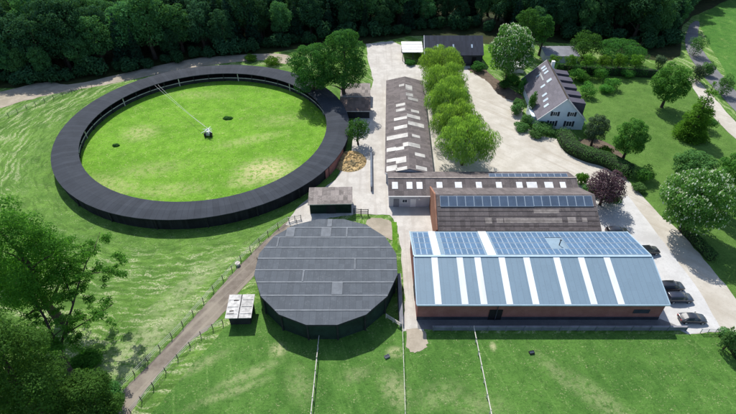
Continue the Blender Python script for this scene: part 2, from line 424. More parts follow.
sheet('forest_floor', [(-260, 125), (-111.6, 137.18), (-98.13, 134.56), (-91.62, 139.87), (-74.73, 144.05), (-59.13, 149.91), (-27.18, 166.16), (-1.07, 171.54), (19.18, 179.14), (43.54, 171.54), (63.68, 173.4), (81.49, 167.92), (94.56, 157.73), (106.64, 161.86), (122.11, 190.45), (144.8, 210.23), (170, 215), (220, 330), (-260, 330)], M['forest_floor'], 0.004, .5)
sheet('far_field', [(128.85, 191.53), (140.56, 207.74), (174.23, 227.63), (260, 240), (260, 130), (112.35, 126.52), (115.35, 149.91)], M['far_field'], 0.008, .3)
sheet('paddock', [(-39.19, 33.23), (-31.28, 34.84), (-23.83, 49.67), (-18.64, 55.59), (-6.68, 55.59), (5.39, 50.89), (8.58, 48.68), (53.06, 48.48), (58.44, 48.68), (55.52, 27.21), (60, 0), (-20, 0)], M['paddock'], 0.016, .15, smooth=False)
sheet('lawn', [(54.9, 112.81), (62.04, 149.91), (77.8, 157.73), (97.38, 152.97), (99.69, 141.24), (99.07, 115.38), (99.68, 90.73), (76.7, 49.27), (60.52, 48.29), (58.93, 51.71), (60.85, 63.99), (60.36, 80.04), (58.14, 90.73), (58.06, 103.23)], M['lawn'], 0.012, .2)
sheet('garden_lawn', [(39.85, 168.82), (45.67, 169.72), (44.93, 157.73), (40.71, 149.91), (38.61, 156.11)], M['grassy_edge'], 0.020, .2)
sheet('sand_path', [(-109.47, 119.12), (-104.46, 124.76), (-96.5, 131.39), (-88.25, 135.86), (-79.32, 139.87), (-71.59, 144.05), (-57.94, 151.42), (-36.22, 157.73), (-27.42, 154.53), (-29.16, 162.71), (-56.76, 159.36), (-76.35, 148.41), (-90.08, 139.87), (-100, 141.24), (-110.09, 134.56), (-118.85, 129.53)], M['sand'], 0.024, .3)
sheet('dirt_track', [(-38.8, 30.45), (-37.64, 33.23), (-36.42, 38.55), (-35.16, 40.85), (-32.8, 45.44), (-30.44, 50.07), (-28.27, 54.71), (-25.95, 60), (-23.63, 65.03), (-19.74, 71.95), (-17.39, 75.56), (-14.88, 79.06), (-12.93, 76.5), (-14.6, 72.84), (-19.32, 64.25), (-22.52, 58.34), (-24.49, 53.4), (-26.84, 49.07), (-28.95, 47.13), (-31.66, 41.87), (-33.62, 36.96), (-34.4, 33.23), (-35.25, 29.78)], M['dirt'], 0.028, .12)
sheet('yard', [(-0.71, 171.54), (8.67, 174.33), (12.04, 169.72), (12.22, 154.53), (19.02, 152.97), (33.45, 152.97), (31.8, 142.64), (19, 139.19), (15.9, 92.68), (17.1, 85.19), (14.5, 71.95), (9.06, 71.95), (8.62, 55.59), (8.49, 51.71), (9.44, 49.07), (5.8, 49.07), (6.51, 55.59), (6.44, 67.98), (5.98, 74.95), (4.65, 78.41), (-2.54, 78.73), (-7.98, 77.45), (-14.84, 74.95), (-17.15, 75.25), (-14.73, 81.71), (-7.61, 90.73), (-4, 103.23), (-3.83, 118.04), (-0.56, 123.6), (1.56, 142.64), (0, 157.73)], M['concrete'], 0.040, .15, smooth=False)
sheet('gravel_yard', [(30.15, 148.41), (37.9, 146.94), (39.12, 137.18), (43.25, 131.39), (43.72, 123.6), (41.46, 115.38), (44.81, 109.82), (49.96, 107.88), (50.66, 99.69), (55.85, 97.14), (60.14, 89.97), (61.43, 80.04), (63.65, 71.95), (64.49, 63.73), (64.98, 56.04), (65.07, 49.27), (62.49, 46.37), (58.44, 48.68), (53.16, 48.68), (47.84, 55.59), (42.11, 83.43), (18.21, 85.19), (14.84, 91.5), (18.04, 118.04), (22.06, 139.19)], M['gravel'], 0.036, .2, smooth=False)
sheet('parking', [(42.53, 84.83), (51.14, 84.13), (57.6, 84.83), (58.39, 75.56), (58.89, 65.82), (59.33, 57.41), (58.66, 49.07), (52.73, 48.48), (49.21, 50.89), (46.31, 70.79)], M['parking'], 0.044, .08, smooth=False)
sheet('barn_apron', [(8.3, 51.5), (8.3, 49.5), (10.5, 49.3), (53, 49.3), (49.5, 51.5)], M['asphalt'], 0.072, .02, smooth=False)
sheet('earth_patch', [(6.47, 49.27), (9.28, 49.07), (9.53, 46.37), (8.31, 45.25), (6.4, 45.44)], M['sand'], 0.048, .2)
sheet('earth_apron', [(0.84, 77.45), (4.18, 76.81), (5.15, 74.95), (5.59, 70.79), (2.42, 72.25), (-0.41, 75.56)], M['sand'], 0.052, .15)
sheet('grass_verge', [(4.89, 76.18), (5.93, 76.18), (5.83, 67.43), (4.9, 68.53)], M['grassy_edge'], 0.056, .06, smooth=False)
sheet('garden_bed', [(32.43, 150.66), (37.11, 151.42), (39.87, 144.05), (43.06, 137.18), (45.45, 130.76), (41.81, 128.92), (38.63, 133.28), (37.15, 141.24), (34.78, 145.48)], M['soil'], 0.060, .25)
sheet('flower_bed', [(49.3, 103.23), (57.5, 108.84), (62.56, 103.23), (60.78, 92.68), (56.94, 88.83), (54.67, 93.87)], M['soil'], 0.032, .25)
sheet('garden_path', [(100.12, 143.34), (102.57, 142.64), (101.38, 129.53), (99.98, 116.97), (100.6, 103.23), (95.74, 95.49), (94.9, 111.8), (95.94, 124.76)], M['gravel'], 0.064, .15)
sheet('road', [(124.43, 190.45), (129.6, 193.72), (119.7, 175.28), (114.88, 159.36), (110.09, 134.56), (105.6, 103.23), (99.44, 93.87), (103.14, 122.46), (106.5, 148.41), (112.68, 170.63)], M['asphalt'], 0.068, .1)

# infield and the gallop track under the ring roof
def ell(a, b, n=96, rot=-.85):
    out = []
    for i in range(n):
        t = 2 * PI * i / n; x, y = a * math.cos(t), b * math.sin(t)
        out.append((RC[0] + x * math.cos(rot) - y * math.sin(rot), RC[1] + x * math.sin(rot) + y * math.cos(rot)))
    return out
sheet('infield', ell(32.2, 30.7, 64), M['infield'], 0.076, .1, 2)

# ------------------------------------------------------------------ covered ring
def ring_pt(k, off, rot=-.85):
    a, b = 37.4 + off, 35.9 + off; t = 2 * PI * k
    x, y = a * math.cos(t), b * math.sin(t)
    return (x * math.cos(rot) - y * math.sin(rot), x * math.sin(rot) + y * math.cos(rot))
def strip(profile, n=72):
    """sweep a closed profile of (offset, z) round the ring"""
    mb = MB(); k = len(profile); v = []
    for i in range(n):
        for (o, z) in profile: v.append(ring_pt(i / n, o) + (z,))
    f = []
    for i in range(n):
        for j in range(k):
            a = i * k + j; b = i * k + (j + 1) % k; c = ((i + 1) % n) * k + (j + 1) % k; d = ((i + 1) % n) * k + j
            f.append((a, d, c, b))
    return mb.add(v, f)
ring = thing('covered_gallop_ring', 'huge dark grey roofed ring track curving round the bright green infield', 'ring track', RC)
part('roof', strip([(.1, 2.85), (.1, 3.0), (-2.6, 3.2), (-5.8, 2.85), (-5.8, 2.7), (-2.6, 3.04)]), M['ring_roof'], ring)
part('outer_wall', strip([(-.35, 0), (-.35, 2.85), (-.5, 2.85), (-.5, 0)]), M['ring_wall'], ring)
part('track_floor', strip([(-.55, 0), (-.55, .03), (-5.3, .03), (-5.3, 0)]), M['track_floor'], ring)
part('inner_boards', strip([(-5.05, .03), (-5.05, 1.0), (-5.13, 1.0), (-5.13, .03)]), M['dark_board'], ring)
part('inner_rail', strip([(-5.15, 1.05), (-5.15, 1.22), (-5.3, 1.22), (-5.3, 1.05)]), M['pale_wood'], ring)
for i in range(44):
    x, y = ring_pt((i + .5) / 44, -5.25); mb = MB(); mb.box(x - .11, x + .11, y - .11, y + .11, 0, 2.75)
    part('post', mb, M['pale_wood'] if i % 4 == 0 else M['dark_board'], ring)
for i in range(22):
    x, y = ring_pt((i + .25) / 22, -.25); mb = MB(); mb.box(x - .12, x + .12, y - .12, y + .12, 0, 2.85)
    part('outer_post', mb, M['dark_board'], ring)
# brick stretch of the outer wall beside the yard
mb = MB()
tg = (-7.14, 95.49); k0 = min((i / 400 for i in range(400)), key=lambda k: (ring_pt(k, 0)[0] + RC[0] - tg[0]) ** 2 + (ring_pt(k, 0)[1] + RC[1] - tg[1]) ** 2)
pts = [ring_pt(k0 - .022 + k * .044 / 6, -.2) for k in range(7)]
pin = [ring_pt(k0 - .022 + k * .044 / 6, -.33) for k in range(7)]
for a, b, c, d in zip(pts, pts[1:], pin[1:], pin): mb.hexa([(a + (0,)), (b + (0,)), (c + (0,)), (d + (0,))], [(a + (2.4,)), (b + (2.4,)), (c + (2.4,)), (d + (2.4,))])
part('brick_wall', mb, M['red_brick'], ring)

# hub in the middle of the infield, with its two cables
hub_at = (-41.42, 109.82)
hub = thing('walker_hub', 'white spoked walker drive hub on dark wheels in the middle of the infield', 'machine', hub_at)
mb = MB()
for s in (-1, 1): mb.tube((s * .75 - .18, -.35, .62), (s * .75 + .18, -.35, .62), .62, n=16)
mb.tube((-.95, -.35, .62), (.95, -.35, .62), .08)
part('wheel', mb, M['rubber'], hub)
mb = MB(); mb.hexa([(-.6, -.6, .5), (.6, -.6, .5), (.6, .6, .5), (-.6, .6, .5)], [(-.4, -.4, 1.3), (.4, -.4, 1.3), (.4, .4, 1.3), (-.4, .4, 1.3)]); mb.tube((0, 0, 1.3), (0, 0, 2.6), .1, .07, 8)
part('drive_housing', mb, M['metal'], hub)
mb = MB()
for i in range(9):
    a = 2 * PI * i / 9 + .3 * (i % 2); L = 1.15 + .35 * (i % 3); mb.tube((.1 * math.cos(a), .1 * math.sin(a), 2.0), (L * math.cos(a), L * math.sin(a), 1.75 - .25 * (i % 2)), .09, .05, 5)
mb.tube((0, 0, 1.85), (0, 0, 2.15), .3, .22, 10)
part('spoke_wheel', mb, M['white'], hub)
for (px, dx) in ((0, 0), (1, 0)):
    e = ((-64.42, 135.43), (-61.69, 133.46))[px]; e = (e[0] - hub_at[0], e[1] - hub_at[1], 2.9)
    mb = MB(); prev = Vector((0, 0, 2.4))
    for k in range(1, 9):
        t = k / 8; q = Vector((0, 0, 2.4)).lerp(Vector(e), t); q.z -= 2.4 * t * (1 - t); mb.tube(prev, q, .028, n=5); prev = q
    part('cable', mb, M['cable'], hub)
def lump(name, label, cat, loc, r, mat, group=None, seed=0, sq=.5):
    bm = bmesh.new(); bmesh.ops.create_icosphere(bm, subdivisions=3, radius=1); rnd = random.Random(seed)
    from mathutils import noise as mn
    for v in bm.verts:
        v.co *= 1 + .35 * mn.noise(v.co * 1.8 + Vector((seed, 0, 0))); v.co.x *= r * 1.25; v.co.y *= r * .7; v.co.z = max(-.05, v.co.z * r * sq + r * sq * .5)
    me = bpy.data.meshes.new(name); bm.to_mesh(me); bm.free(); me.materials.append(mat)
    o = link(name, me, None, (loc[0], loc[1], 0)); return tag(o, label, cat, group)
lump('dark_clump', 'small dark clump of weeds at the left of the ring infield', 'weeds', (-63.78, 105.06), .8, M['leaf_oak'], 'dark clumps on the infield', 3)
lump('dark_clump', 'small dark clump of weeds behind the white walker hub', 'weeds', (-38.39, 118.58), 1.0, M['leaf_oak'], 'dark clumps on the infield', 5)

# ------------------------------------------------------------------ round arena
AC = (-7.25, 59.6); AR = 12.55
ar = thing('round_arena', 'round roofed riding hall with banded grey sheet roof and dark green walls', 'riding hall', AC)
NA = 16
apoly = [(AR * math.cos(2 * PI * (i + .5) / NA), 1.02 * AR * math.sin(2 * PI * (i + .5) / NA)) for i in range(NA)]
def az(x, y): return 4.35 + .6 * (1 - (y / (1.02 * AR)) ** 2)
def xr(y):
    b = 0
    for i in range(NA):
        (x0, y0), (x1, y1) = apoly[i], apoly[(i + 1) % NA]
        if (y0 - y) * (y1 - y) <= 0 and abs(y1 - y0) > 1e-6:
            b = max(b, x0 + (x1 - x0) * (y - y0) / (y1 - y0))
    return b
ymax = max(p[1] for p in apoly) - 1e-4
bands = [-ymax, -9.9, -7.0, -4.2, -1.5, 1.3, 4.1, 6.9, 9.8, ymax]
mb = MB(); seams = []; pales = []; rnd = random.Random(4)
for bi in range(len(bands) - 1):
    y0, y1 = bands[bi], bands[bi + 1]
    ys = sorted(set([y0, y1, (y0 + y1) / 2] + [p[1] for p in apoly if y0 < p[1] < y1]))
    for ya, yb in zip(ys, ys[1:]):
        la, lb = .05 * (1 - (ya - y0) / (y1 - y0)), .05 * (1 - (yb - y0) / (y1 - y0))
        n = 14
        for k in range(n):
            P = lambda y, t, l: ((2 * t - 1) * xr(y), y, az((2 * t - 1) * xr(y), y) + l)
            mb.slab(P(ya, k / n, la), P(ya, (k + 1) / n, la), P(yb, (k + 1) / n, lb), P(yb, k / n, lb), .06)
    if bi:
        w = xr(y0); n = 2; seam = MB(); seams.append(seam)
        for k in range(n):
            x0, x1 = (2 * k / n - 1) * w, (2 * (k + 1) / n - 1) * w
            seam.slab((x0, y0 - .07, az(x0, y0) + .065), (x1, y0 - .07, az(x1, y0) + .065), (x1, y0 + .12, az(x1, y0) + .065), (x0, y0 + .12, az(x0, y0) + .065), .03)
for (bi, x0, w) in ((7, -8.2, 1.6), (7, -1.6, 1.9), (7, 3.1, .3), (6, -9.5, .3), (2, 1.2, 1.8), (4, 4.8, .3), (8, -.6, .9), (3, -4, .3)):
    y0, y1 = bands[bi] + .15, bands[bi + 1] - .12
    P = lambda x, y: (x, y, az(x, y) + .13)
    ym_ = (y0 + y1) / 2
    pale = MB(); pales.append(pale); pale.slab(P(x0, y0), P(x0 + w, y0), P(x0 + w, ym_), P(x0, ym_), .02); pale.slab(P(x0, ym_), P(x0 + w, ym_), P(x0 + w, y1), P(x0, y1), .02)
rf = part('roof', mb, M['arena_roof'], ar)
for q in seams: part('seam_strip', q, M['arena_seam'], rf)
for q in pales: part('pale_sheet', q, M['arena_pale'], rf)
mb = MB(); w0 = [(x * .965, y * .965, 0) for x, y in apoly]; w1 = [(x, y, az(x, y) - .08) for x, y, _ in w0]
mb.hexa(w0, w1); part('wall', mb, M['green_mesh'], ar)
for x, y in apoly:
    q = MB(); q.box(x * .975 - .12, x * .975 + .12, y * .975 - .12, y * .975 + .12, 0, az(x, y) - .07); part('post', q, M['dark_board'], ar)
mb = MB()
for i in range(NA):
    (x0, y0), (x1, y1) = apoly[i], apoly[(i + 1) % NA]
    za, zb = az(x0, y0) - .07, az(x1, y1) - .07
    mb.hexa([(x0 * 1.003, y0 * 1.003, za - .22), (x1 * 1.003, y1 * 1.003, zb - .22), (x1 * .992, y1 * .992, zb - .22), (x0 * .992, y0 * .992, za - .22)],
            [(x0 * 1.003, y0 * 1.003, za), (x1 * 1.003, y1 * 1.003, zb), (x1 * .992, y1 * .992, zb), (x0 * .992, y0 * .992, za)])
part('gutter', mb, M['dark_board'], ar)

# ------------------------------------------------------------------ gable buildings along local X
def gable_roof(L, W, ze, zr, oh=.35, th=.14, side=0):
    """roof of a gable building centred at origin, ridge along X; side -1 front slope, 1 rear, 0 both"""
    mb = MB(); dz = (zr - ze) / (W / 2) * oh; a = L / 2 + oh * .6; b = W / 2 + oh
    if side <= 0: mb.slab((-a, -b, ze - dz), (a, -b, ze - dz), (a, 0, zr), (-a, 0, zr), th)
    if side >= 0: mb.slab((-a, 0.004, zr), (a, 0.004, zr), (a, b, ze - dz), (-a, b, ze - dz), th)
    return mb
def gable_walls(L, W, ze, zr, th=.16, rise=0.):
    """the two long walls and the two gables as one closed body just under the roof sheets"""
    mb = MB(); a, b = L / 2, W / 2; d = th + .02
    P = [(-b, 0), (b, 0), (b, ze - d), (0, zr - d), (-b, ze - d)]
    mb.hexa([(a, y, z) for y, z in P][::-1], [(-a, y, z) for y, z in P][::-1])
    return mb

# big barn: pale blue steel roof, panels behind, brick front
BX0, BX1, BY0, BY1, BE, BR = 8.2, 49.0, 51.4, 68.2, 4.5, 6.7
bc = ((BX0 + BX1) / 2, (BY0 + BY1) / 2); BL, BW = BX1 - BX0, BY1 - BY0
barn = thing('steel_roofed_barn', 'long barn with pale blue steel roof, white light strips and rear solar panels', 'barn', bc)
part('wall', gable_walls(BL, BW, BE, BR), M['red_brick'], barn)
rfb = part('roof', gable_roof(BL, BW, BE, BR, .35), M['steel_roof'], barn)
mb = MB(); mb.box(-BL / 2 - .24, BL / 2 + .24, -.22, .22, BR - .02, BR + .09, M['steel_trim']); part('ridge_cap', mb, None, rfb)
mb = MB(); mb.box(-BL / 2 - .27, BL / 2 + .27, -BW / 2 - .5, -BW / 2 - .37, BE - .34, BE - .08); part('gutter', mb, M['steel_trim'], rfb)
for s in (-1, 1):                        # verge trims
    mb = MB(); x = s * (BL / 2 + .25)
    for k in (-1, 1):
        mb.slab(*([(x - .09, k * 8.76, BE - .05), (x + .09, k * 8.76, BE - .05), (x + .09, k * .23, BR + .03), (x - .09, k * .23, BR + .03)][::(1 if k < 0 else -1)]), .12)
    part('verge_trim', mb, M['steel_trim'], rfb)
SL = (BR - BE) / (BW / 2)
def rz(y): return BR - abs(y) * SL
for x in ((11.49, 55.06)[0], (15.85, 55.06)[0], (18.95, 55.06)[0], (23.14, 55.06)[0], (27.42, 55.06)[0], (32.62, 55.06)[0], (36.89, 55.06)[0], (41.34, 55.06)[0]):
    x -= bc[0]
    mb = MB(); w = .54
    mb.slab((x - w, -BW / 2 - .33, rz(BW / 2 + .33) + .05), (x + w, -BW / 2 - .33, rz(BW / 2 + .33) + .05), (x + w, -.24, rz(.24) + .05), (x - w, -.24, rz(.24) + .05), .04)
    part('light_strip', mb, M['clear_strip'], rfb)
for x0, w in ((-16.55, .62), (-7.0, .75)):   # strips on the rear slope between the panels
    mb = MB(); mb.slab((x0 - w, .24, rz(.24) + .05), (x0 + w, .24, rz(.24) + .05), (x0 + w, BW / 2 + .33, rz(BW / 2 + .33) + .05), (x0 - w, BW / 2 + .33, rz(BW / 2 + .33) + .05), .04)
    part('light_strip', mb, M['clear_strip'], rfb)
# the solar panels: 1.02 m x 1.95 m, four rows
pm = MB(); pm.box(-.49, .49, -.96, .96, 0, .04, M['panel_frame']); pm.box(-.44, .44, -.91, .91, .036, .048, M['cell'])
panel_me = pm.mesh('solar_panel', None)
slots = []
for row in range(4):
    y = 1.35 + row * 1.98
    for k in range(40):
        x = -BL / 2 + .6 + k * 1.02
        if abs(x + 16.55) < 1.1 or abs(x + 7.0) < 1.22 or x > BL / 2 - .4: continue
        if 4.2 < x < 6.9 and row in (1, 2): continue
        slots.append((x, y))
tilt = Matrix.Rotation(-math.atan(SL), 4, 'X')
for i, (x, y) in enumerate(slots[:100]):
    o = link('solar_panel', panel_me, rfb); o.location = (x, y, rz(y) + .07); o.rotation_euler = (-math.atan(SL), 0, 0)
mb = MB()
for x, y in slots[100:]:
    T = Matrix.Translation((x, y, rz(y) + .07)) @ tilt
    for f0, f1, h0, h1, m in ((.49, .96, 0, .04, M['panel_frame']), (.44, .91, .036, .048, M['cell'])):
        c = [T @ Vector(q) for q in ((-f0, -f1, h0), (f0, -f1, h0), (f0, f1, h0), (-f0, f1, h0))]; d = [T @ Vector(q) for q in ((-f0, -f1, h1), (f0, -f1, h1), (f0, f1, h1), (-f0, f1, h1))]
        mb.hexa(c, d, m)
o = part('solar_panel_row', mb, None, rfb); o['kind'] = 'stuff'
mb = MB(); mb.slab((4.0, 2.4, rz(2.4) + .06), (6.6, 2.4, rz(2.4) + .06), (6.6, 6.2, rz(6.2) + .06), (4.0, 6.2, rz(6.2) + .06), .05); part('blank_sheet', mb, M['blank_sheet'], rfb)
mb = MB(); mb.tube((5.9, 3.6, rz(3.6)), (5.9, 3.6, rz(3.6) + 1.3), .09, n=8); mb.tube((5.9, 3.6, rz(3.6) + 1.3), (5.9, 3.6, rz(3.6) + 1.42), .2, .05, 8); part('vent_pipe', mb, M['plinth'], rfb)
f = -BW / 2
mb = MB(); mb.box(-BL / 2 - .02, BL / 2 + .02, f - .09, f - .003, 0, .75); part('plinth', mb, M['plinth'], barn)
for x0, x1 in ((-8.4, -6.2),):
    mb = MB(); mb.box(x0, x1, f - .12, f - .092, 0, 2.7); part('doorway', mb, M['black'], barn)
mb = MB(); mb.tube((-7.2, f - .2, .1), (-7.2, f - .2, BE - .3), .08, n=8); part('downpipe', mb, M['plinth'], barn)
def window(parent, x, y, z, w, h, louvre=0, ax='y', fm=None, gm_=None, sgn=-1):
    """window on a wall facing -Y (ax y) : frame part with its pane"""
    fm = fm or M['white']; mb = MB(); t = .08
    mb.box(x - w / 2, x + w / 2, y - .07, y - .01, z, z + t); mb.box(x - w / 2, x + w / 2, y - .07, y - .01, z + h - t, z + h)
    mb.box(x - w / 2, x - w / 2 + t, y - .07, y - .01, z + t, z + h - t); mb.box(x + w / 2 - t, x + w / 2, y - .07, y - .01, z + t, z + h - t)
    for k in range(louvre): zz = z + t + (h - 2 * t) * (k + 1) / (louvre + 1); mb.box(x - w / 2 + t, x + w / 2 - t, y - .06, y - .02, zz - .03, zz + .03)
    if not louvre: mb.box(x - .03, x + .03, y - .06, y - .02, z + t, z + h - t)
    fr = part('window', mb, fm, parent)
    g_ = MB(); g_.box(x - w / 2 + t, x + w / 2 - t, y - .035, y - .004, z + t, z + h - t); part('pane', g_, gm_ or M['glass'], fr)
window(barn, 16.9, f, 1.75, 2.7, .95, 2, fm=M['plinth'])
mb = MB(); mb.box(-BL / 2 - .06, -BL / 2 - .003, -4.4, -1.2, 0, 3.6); part('door', mb, M['plinth'], barn)
mb = MB(); mb.box(BL / 2 + .003, BL / 2 + .06, -3.0, 1.6, 0, 3.6); part('door', mb, M['plinth'], barn)

# low concrete wall in front of the barn
kw = thing('low_concrete_wall', 'low grey concrete wall running along the foot of the brick barn front', 'wall', (31.3, 49.3))
mb = MB(); mb.box(-20.6, 21.4, -.12, .12, 0, .85); part('wall_body', mb, M['kerb_wall'], kw)
mb = MB(); mb.box(-20.65, 21.45, -.17, .17, .853, .93); part('coping', mb, M['grey_wall'], kw)

for i in range(15):
    mb = MB(); x = -20.4 + i * 2.98; mb.box(x - .07, x + .07, -.24, -.123, 0, 1.25); part('post', mb, M['kerb_wall'], kw)
# old stable with orange brick gable
OX0, OX1, OY0, OY1, OE, OR = 13.7, 45.0, 69.4, 84.2, 3.6, 7.0
oc = ((OX0 + OX1) / 2, 76.6); OL, OW = OX1 - OX0, 13.6
old = thing('old_stable', 'old stable with stained brown roof, orange brick gable and a row of solar panels', 'stable', oc)
part('wall', gable_walls(OL, OW, OE, OR), M['orange_brick'], old)
ro = part('roof', gable_roof(OL, OW, OE, OR, .3), M['old_roof'], old)
SO = (OR - OE) / (OW / 2)
oz = lambda y: OR - abs(y) * SO
mb = MB(); mb.box(-OL / 2 - .42, -OL / 2 - .19, -OW / 2 - .2, -OW / 2 + .5, 0, OE)
def parapet(mb, x0, x1):
    P = [(-OW / 2 - .1, 0), (OW / 2 + .1, 0), (OW / 2 + .1, OE + .2), (0, OR + .25), (-OW / 2 - .1, OE + .2)]
    mb.hexa([(x1, y, z) for y, z in P][::-1], [(x0, y, z) for y, z in P][::-1])
mb = MB(); parapet(mb, -OL / 2 - .55, -OL / 2 - .25); part('gable_wall', mb, M['orange_brick'], old)
pm = MB(); pm.box(-.82, .82, -1.15, 1.15, 0, .05, M['panel_frame']); pm.box(-.77, .77, -1.09, 1.09, .046, .06, M['cell_dark'])
pmo = pm.mesh('solar_panel', None); k = 0
for i in range(18):
    o = link('solar_panel', pmo, ro); o.location = (-OL / 2 + 1.4 + i * 1.68, -1.42 + (.0 if i < 11 else .06), oz(1.42) + .12); o.rotation_euler = (math.atan(SO), 0, 0)
rnd = random.Random(9)
mb = MB()
for (x0, x1, y0, y1) in ((-6.5, -5.2, -5.6, -4.5), (-4.3, -3.0, -5.5, -4.6), (-2.8, 8.5, -5.5, -4.55), (9.6, 11.2, -5.5, -4.4), (3.2, 8.2, -3.7, -2.95), (12.4, 13.4, -5.3, -4.5)):
    mb.slab((x0, y0, oz(y0) + .03), (x1, y0, oz(y0) + .03), (x1, y1, oz(y1) + .03), (x0, y1, oz(y1) + .03), .02)
part('pale_sheet', mb, M['old_pale'], ro)
mb = MB()                                   # the lap lines of the sheets, row over row
for j in range(6):
    y = -OW / 2 - .2 + j * .92; mb.slab((-OL / 2, y, oz(y) + .04), (OL / 2, y, oz(y) + .04), (OL / 2, y + .06, oz(y + .06) + .04), (-OL / 2, y + .06, oz(y + .06) + .04), .03)
part('lap_edge', mb, M['bark'], ro)

# long low stable behind it, white skylights
LX0, LX1 = 4.5, 44.8; LW, LE, LR = 8.2, 3.3, 4.75
lc = ((LX0 + LX1) / 2, 85.2); LL = LX1 - LX0
lo = thing('long_low_stable', 'long low stable with brown roof and one row of white square skylights', 'stable', lc)
part('wall', gable_walls(LL, LW, LE, LR), M['render_wall'], lo)
rl = part('roof', gable_roof(LL, LW, LE, LR, .3), M['old_roof'], lo)
SLo = (LR - LE) / (LW / 2); lz = lambda y: LR - abs(y) * SLo
for x, w in (((5.77, 83.26)[0], 0.62), ((8.87, 83.26)[0], 0.62), ((11.01, 83.26)[0], 0.62), ((15.29, 83.26)[0], 0.62), ((19.35, 83.26)[0], 0.75), ((23.73, 83.26)[0], 0.62), ((28.01, 83.26)[0], 0.62), ((32.39, 83.26)[0], 0.65), ((35.07, 83.26)[0], 1.1), ((38.7, 83.26)[0], 0.9), ((41.7, 83.26)[0], 0.6)):
    x -= lc[0]
    mb = MB(); mb.slab((x - w, -2.7, lz(2.7) + .05), (x + w, -2.7, lz(2.7) + .05), (x + w, -1.05, lz(1.05) + .05), (x - w, -1.05, lz(1.05) + .05), .04)
    part('skylight', mb, M['skylight_white'], rl)
mb = MB(); mb.box(-LL / 2 - .2, LL / 2 + .2, -LW / 2 - .42, -LW / 2 - .31, LE - .3, LE - .1); part('gutter', mb, M['white'], rl)
mb = MB(); mb.box(-LL / 2 - .18, LL / 2 + .18, -.16, .16, LR - .03, LR + .07); part('ridge_cap', mb, M['old_pale'], rl)
pm = MB(); pm.box(-.82, .82, -.5, .5, 0, .05, M['panel_frame']); pm.box(-.77, .77, -.46, .46, .046, .06, M['cell_dark'])
pml = pm.mesh('solar_panel', None)
for i in range(12):
    x = 2.3 + i * 1.42
    if x > LL / 2 - .5: break
    o = link('solar_panel', pml, rl); o.location = (x, .85, lz(.85) + .35); o.rotation_euler = (math.radians(8), 0, 0); o.scale = (.84, 1, 1)
f = -LW / 2
for x in (-18.6, -15.0): 
    mb = MB(); mb.box(x - .6, x + .6, f - .05, f - .003, 0, 2.2); part('door', mb, M['white'] if x > -16 else M['grey_wall'], lo)
window(lo, -16.8, f, 1.2, 1.1, .9)
mb = MB(); mb.box(-13.9, -13.6, f - .3, f - .01, 2.1, 2.5); part('lamp_box', mb, M['white'], lo)

# stable running away from it towards the forest
VL, VW, VE, VR = 46.5, 10.4, 3.0, 4.3
vs = thing('skylit_stable', 'long brown stable with scattered pale skylights reaching from the yard towards the forest', 'stable', (10.1, 112.6), PI / 2 - .035)
part('wall', gable_walls(VL, VW, VE, VR), M['render_wall'], vs)
rv = part('roof', gable_roof(VL, VW, VE, VR, .3), M['old_roof'], vs)
SV = (VR - VE) / (VW / 2); vz = lambda y: VR - abs(y) * SV
sk = [((10.2, 127.65), (12.68, 130.78)), ((8.91, 130.14), (10.41, 131.41)), ((10.28, 124.04), (12.62, 125.83)), ((10.98, 122), (13.84, 123.46)), ((7.54, 118.61), (10.04, 120.01)), ((7.42, 115.89), (9.88, 117.24)), ((11.36, 115.35), (13.58, 116.7)), ((6.71, 111.44), (10.14, 112.73)), ((10.11, 112.21), (13.61, 113.77)), ((6.53, 106.98), (9.88, 108.44)), ((10.14, 108.44), (14.34, 110.18)), ((4.4, 102.76), (9.88, 104.38)), ((10.78, 102.99), (12.83, 104.14)), ((4.26, 97.68), (6.69, 99.19)), ((6.62, 97.46), (8.58, 98.75)), ((8.33, 98.54), (12.5, 100.07)), ((10.92, 94.94), (13.35, 96.19)), ((4.14, 93.31), (6.49, 94.53)), ((6.38, 92.11), (8.79, 94.33)), ((4.04, 89.77), (6.59, 91.72)), ((10.75, 89.58), (13.34, 90.93)), ((6.25, 89.19), (8.78, 90.35))]
Vm = (Matrix.Translation((10.1, 112.6, 0)) @ Matrix.Rotation(PI / 2 - .035, 4, 'Z')).inverted()
for p, q in sk:
    a = Vm @ Vector(p + (3.8,)); b = Vm @ Vector(q + (3.8,))
    l0, l1 = sorted((a.x, b.x)); w0, w1 = sorted((a.y, b.y)); w0, w1 = max(w0, -VW / 2 + .05), min(w1, VW / 2 - .05)
    for s0, s1 in ((w0, min(w1, -.02)), (max(w0, .02), w1)):
        if s1 - s0 < .6: continue
        mb = MB(); mb.slab((l0, s0, vz(s0) + .05), (l1, s0, vz(s0) + .05), (l1, s1, vz(s1) + .05), (l0, s1, vz(s1) + .05), .04)
        part('skylight', mb, M['skylight'], rv)
mb = MB(); d = .02
mb.hexa([(-VL / 2 - .3, -VW / 2 - .25, VE - .3), (-VL / 2 - .22, -VW / 2 - .25, VE - .3), (-VL / 2 - .22, VW / 2 + .25, VE - .3), (-VL / 2 - .3, VW / 2 + .25, VE - .3)],
        [(-VL / 2 - .3, -VW / 2 - .25, VE), (-VL / 2 - .22, -VW / 2 - .25, VE), (-VL / 2 - .22, VW / 2 + .25, VE), (-VL / 2 - .3, VW / 2 + .25, VE)])
part('verge_board', mb, M['white'], rv)
for i, l in enumerate((-16, -9, -2, 5, 12, 19)):
    mb = MB(); mb.box(l - 1, l + 1, VW / 2 + .003, VW / 2 + .06, 0, 2.3); part('stable_door', mb, M['post_wood'], vs)

